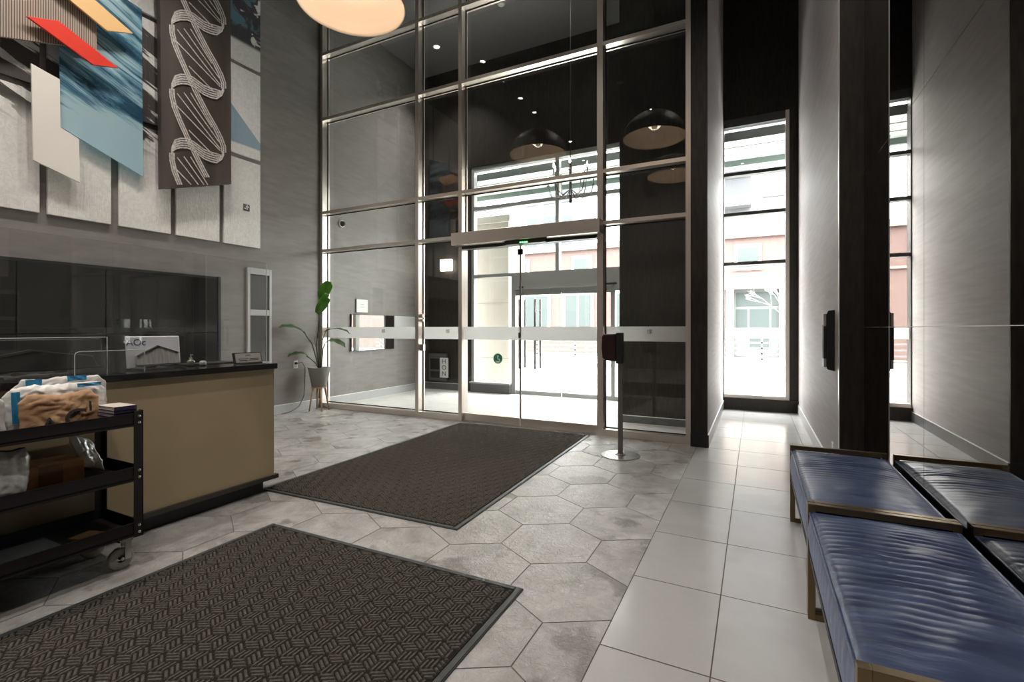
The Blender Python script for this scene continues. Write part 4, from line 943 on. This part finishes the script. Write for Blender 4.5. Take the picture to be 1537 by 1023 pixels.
for (a,b_,z0,z1) in ((-.85,.95,.0,3.0),): 
    dd = subr(bb, B(a,b_,23.93,23.98,z0,z1), 'entrance', simple('entrance_grey',(.075,.085,.08),.4))
    for q in ((-.2,.55,.35,2.1),(-.75,-.3,.9,2.1),(.65,.9,.9,2.1),(-.75,.9,2.25,2.85)):
        o = B(q[0],q[1],23.9,23.93,q[2],q[3]).build('pane', wglass); o.parent=dd; o.matrix_parent_inverse=Matrix.Identity(4)
for cx0 in (-21,-17,-13.2,-10.6,-8.2,-5.6,3.6,7):
    wN = subr(bb, MB().box(cx0-.85,cx0+.85,23.93,24,1.1,3.1), 'window_frame', stone)
    o = MB().box(cx0-.7,cx0-.05,23.9,23.93,1.22,2.98).box(cx0+.05,cx0+.7,23.9,23.93,1.22,2.98).build('pane', wglass); o.parent=wN; o.matrix_parent_inverse=Matrix.Identity(4)
tw = thing('tower', 'pale high-rise tower with rows of balconies behind the brick building', 'building', (0,46,0))
tm = simple('tower_concrete',(.11,.113,.12),.8); tg = simple('tower_glass',(.035,.04,.05),.2,0,.5)
subr(tw, B(-4.6,3.6,46,54,0,34), 'body', tm)
for k in range(4,11):
    z=k*2.9
    subr(tw, B(-3.4,-.3,44.9,46,z,z+.9), 'balcony', tm); subr(tw, B(-3.4,-.3,45.94,45.99,z+1.0,z+2.6), 'window_band', tg); subr(tw, B(.6,2.6,45.94,45.99,z+.7,z+2.4), 'window_band', tg)
tw2 = thing('tower', 'second pale high-rise seen through the vestibule doors', 'building', (-20,50,0))
subr(tw2, B(-24,-17.5,50,58,0,30), 'body', tm)
for k in range(3,10):
    z=k*2.9
    for a in (-23.4,-21.2,-19.2): subr(tw2, B(a,a+1.4,49.94,49.99,z+.6,z+2.1), 'window_band', tg)
rl = thing('railing', 'dark metal railing with thin bars across the street', 'railing', (-4,20,0))
rb = simple('railing_metal',(.10,.10,.10),.5)
mb = MB()
for z in (.12,.32,.52,.72,.92): mb.box(-16,6,19.97,20.03,z-.028,z+.028)
subr(rl, mb, 'rail', rb)
for k in range(13): subr(rl, B(-16+k*1.8,-15.94+k*1.8,19.97,20.03,-.02,1.0), 'post', rb)
tree = thing('street_tree', 'bare pale-barked young tree on the pavement by the narrow window', 'tree', (1.55,19,0))
tb = MB(); rnd = random.Random(5)
def branch(p, d, l, r, n):
    q = p + d*l; r_=r; tb.tube([p,(p+q)/2+Vector((rnd.uniform(-.05,.05)*l,rnd.uniform(-.05,.05)*l,0)),q],[r,r*.85,r*.65],5)
    if n:
        for _ in range(3 if n > 1 else 4):
            dd = (d + Vector((rnd.uniform(-.9,.9),rnd.uniform(-.9,.9),rnd.uniform(-.25,.5)))).normalized(); branch(q, dd, l*rnd.uniform(.6,.85), r*.6, n-1)
branch(Vector((1.55,19,-.02)), Vector((-.12,0,1)).normalized(), 1.1, .03, 5)
subr(tree, tb, 'branches', simple('pale_bark',(.5,.46,.42),.8))
sp_ = thing('stone_pier', 'pale stone block wall of the neighbouring building left of the doors', 'wall block', (-5.6,9.5,0))
subr(sp_, B(-7.2,-4.75,9.3,10.1,-.02,3.55), 'wall', noisy('limestone',(.55,.50,.43),(.62,.57,.50),scale=2,rough=.85))
mb = MB()
for z in (.6,1.2,1.8,2.4,3.0): mb.box(-7.2,-4.745,9.295,10.1,z-.006,z+.006)
subr(sp_, mb, 'joint', simple('stone_joint',(.40,.36,.31),.9))
subr(sp_, B(-7.25,-4.7,9.25,10.15,3.55,3.7), 'coping', stone)
cn = thing('canopy', 'shallow grey canopy over the street entrance', 'canopy', (-2.4,9,4.1))
subr(cn, B(-7,1.2,YO+.25,YO+1.25,4.22,4.36), 'soffit', simple('soffit_grey',(.42,.46,.44),.5)); subr(cn, B(-7,1.2,YO+1.25,YO+1.33,4.12,4.42), 'fascia', simple('fascia_green',(.16,.21,.19),.5))
subr(cn, MB().box(-7,1.2,YO+.55,YO+.62,4.205,4.2195).box(-7,1.2,YO+.9,YO+.97,4.205,4.2195), 'soffit_strip', M['white'])

# ------------------------------------------------------------------ light
W = bpy.data.worlds.new('sky'); S.world = W; W.use_nodes = True; t = W.node_tree; L = t.links.new
tc = N(t,'ShaderNodeTexCoord'); sx = N(t,'ShaderNodeSeparateXYZ'); L(tc.outputs['Generated'], sx.inputs[0])
cr = N(t,'ShaderNodeMapRange'); cr.inputs[1].default_value=0.; cr.inputs[2].default_value=.8; cr.inputs[3].default_value=3.3; cr.inputs[4].default_value=23.0; L(sx.outputs[2], cr.inputs[0])
bg = t.nodes['Background']; bg.inputs[0].default_value=(1,.985,.965,1); L(cr.outputs[0], bg.inputs[1])
def portal(x, z, sx_, sz):
    l = bpy.data.lights.new('sky_portal','AREA'); l.shape='RECTANGLE'; l.size=sx_; l.size_y=sz; l.cycles.is_portal=True
    o = bpy.data.objects.new('sky_portal', l); C.objects.link(o); o.location=(x,YO+.20,z); o.rotation_euler=(-PI/2,0,0)
portal(-3.33, 2.2, 3.4, 4.4); portal(0., 2.3, .9, 4.3)
sun = bpy.data.lights.new('sun','SUN'); sun.energy=1.0; sun.angle=.05; sun.color=(1,.95,.88)
so = bpy.data.objects.new('sun', sun); C.objects.link(so); so.rotation_euler = Vector((.35,.75,-.62)).to_track_quat('-Z','Y').to_euler()

# ------------------------------------------------------------------ camera
cam = bpy.data.cameras.new('camera'); co = bpy.data.objects.new('camera', cam); C.objects.link(co); S.camera = co
cam.sensor_width = 36; cam.lens = 36*F/1537; cam.shift_y = -(511.5-CY)/1537; cam.clip_start=.05; cam.clip_end=300
co.location = (0,0,H); co.rotation_euler = (PI/2,0,TH)
S.view_settings.view_transform='Standard'; S.view_settings.look='None'; S.view_settings.exposure=.85; S.view_settings.gamma=1.; S.view_settings.use_curve_mapping=False
cy = S.cycles; cy.use_denoising=True; cy.max_bounces=14; cy.diffuse_bounces=6; cy.glossy_bounces=8; cy.transparent_max_bounces=32; cy.transmission_bounces=8
cy.sample_clamp_indirect=6.; cy.caustics_reflective=False; cy.caustics_refractive=False; cy.use_adaptive_sampling=False
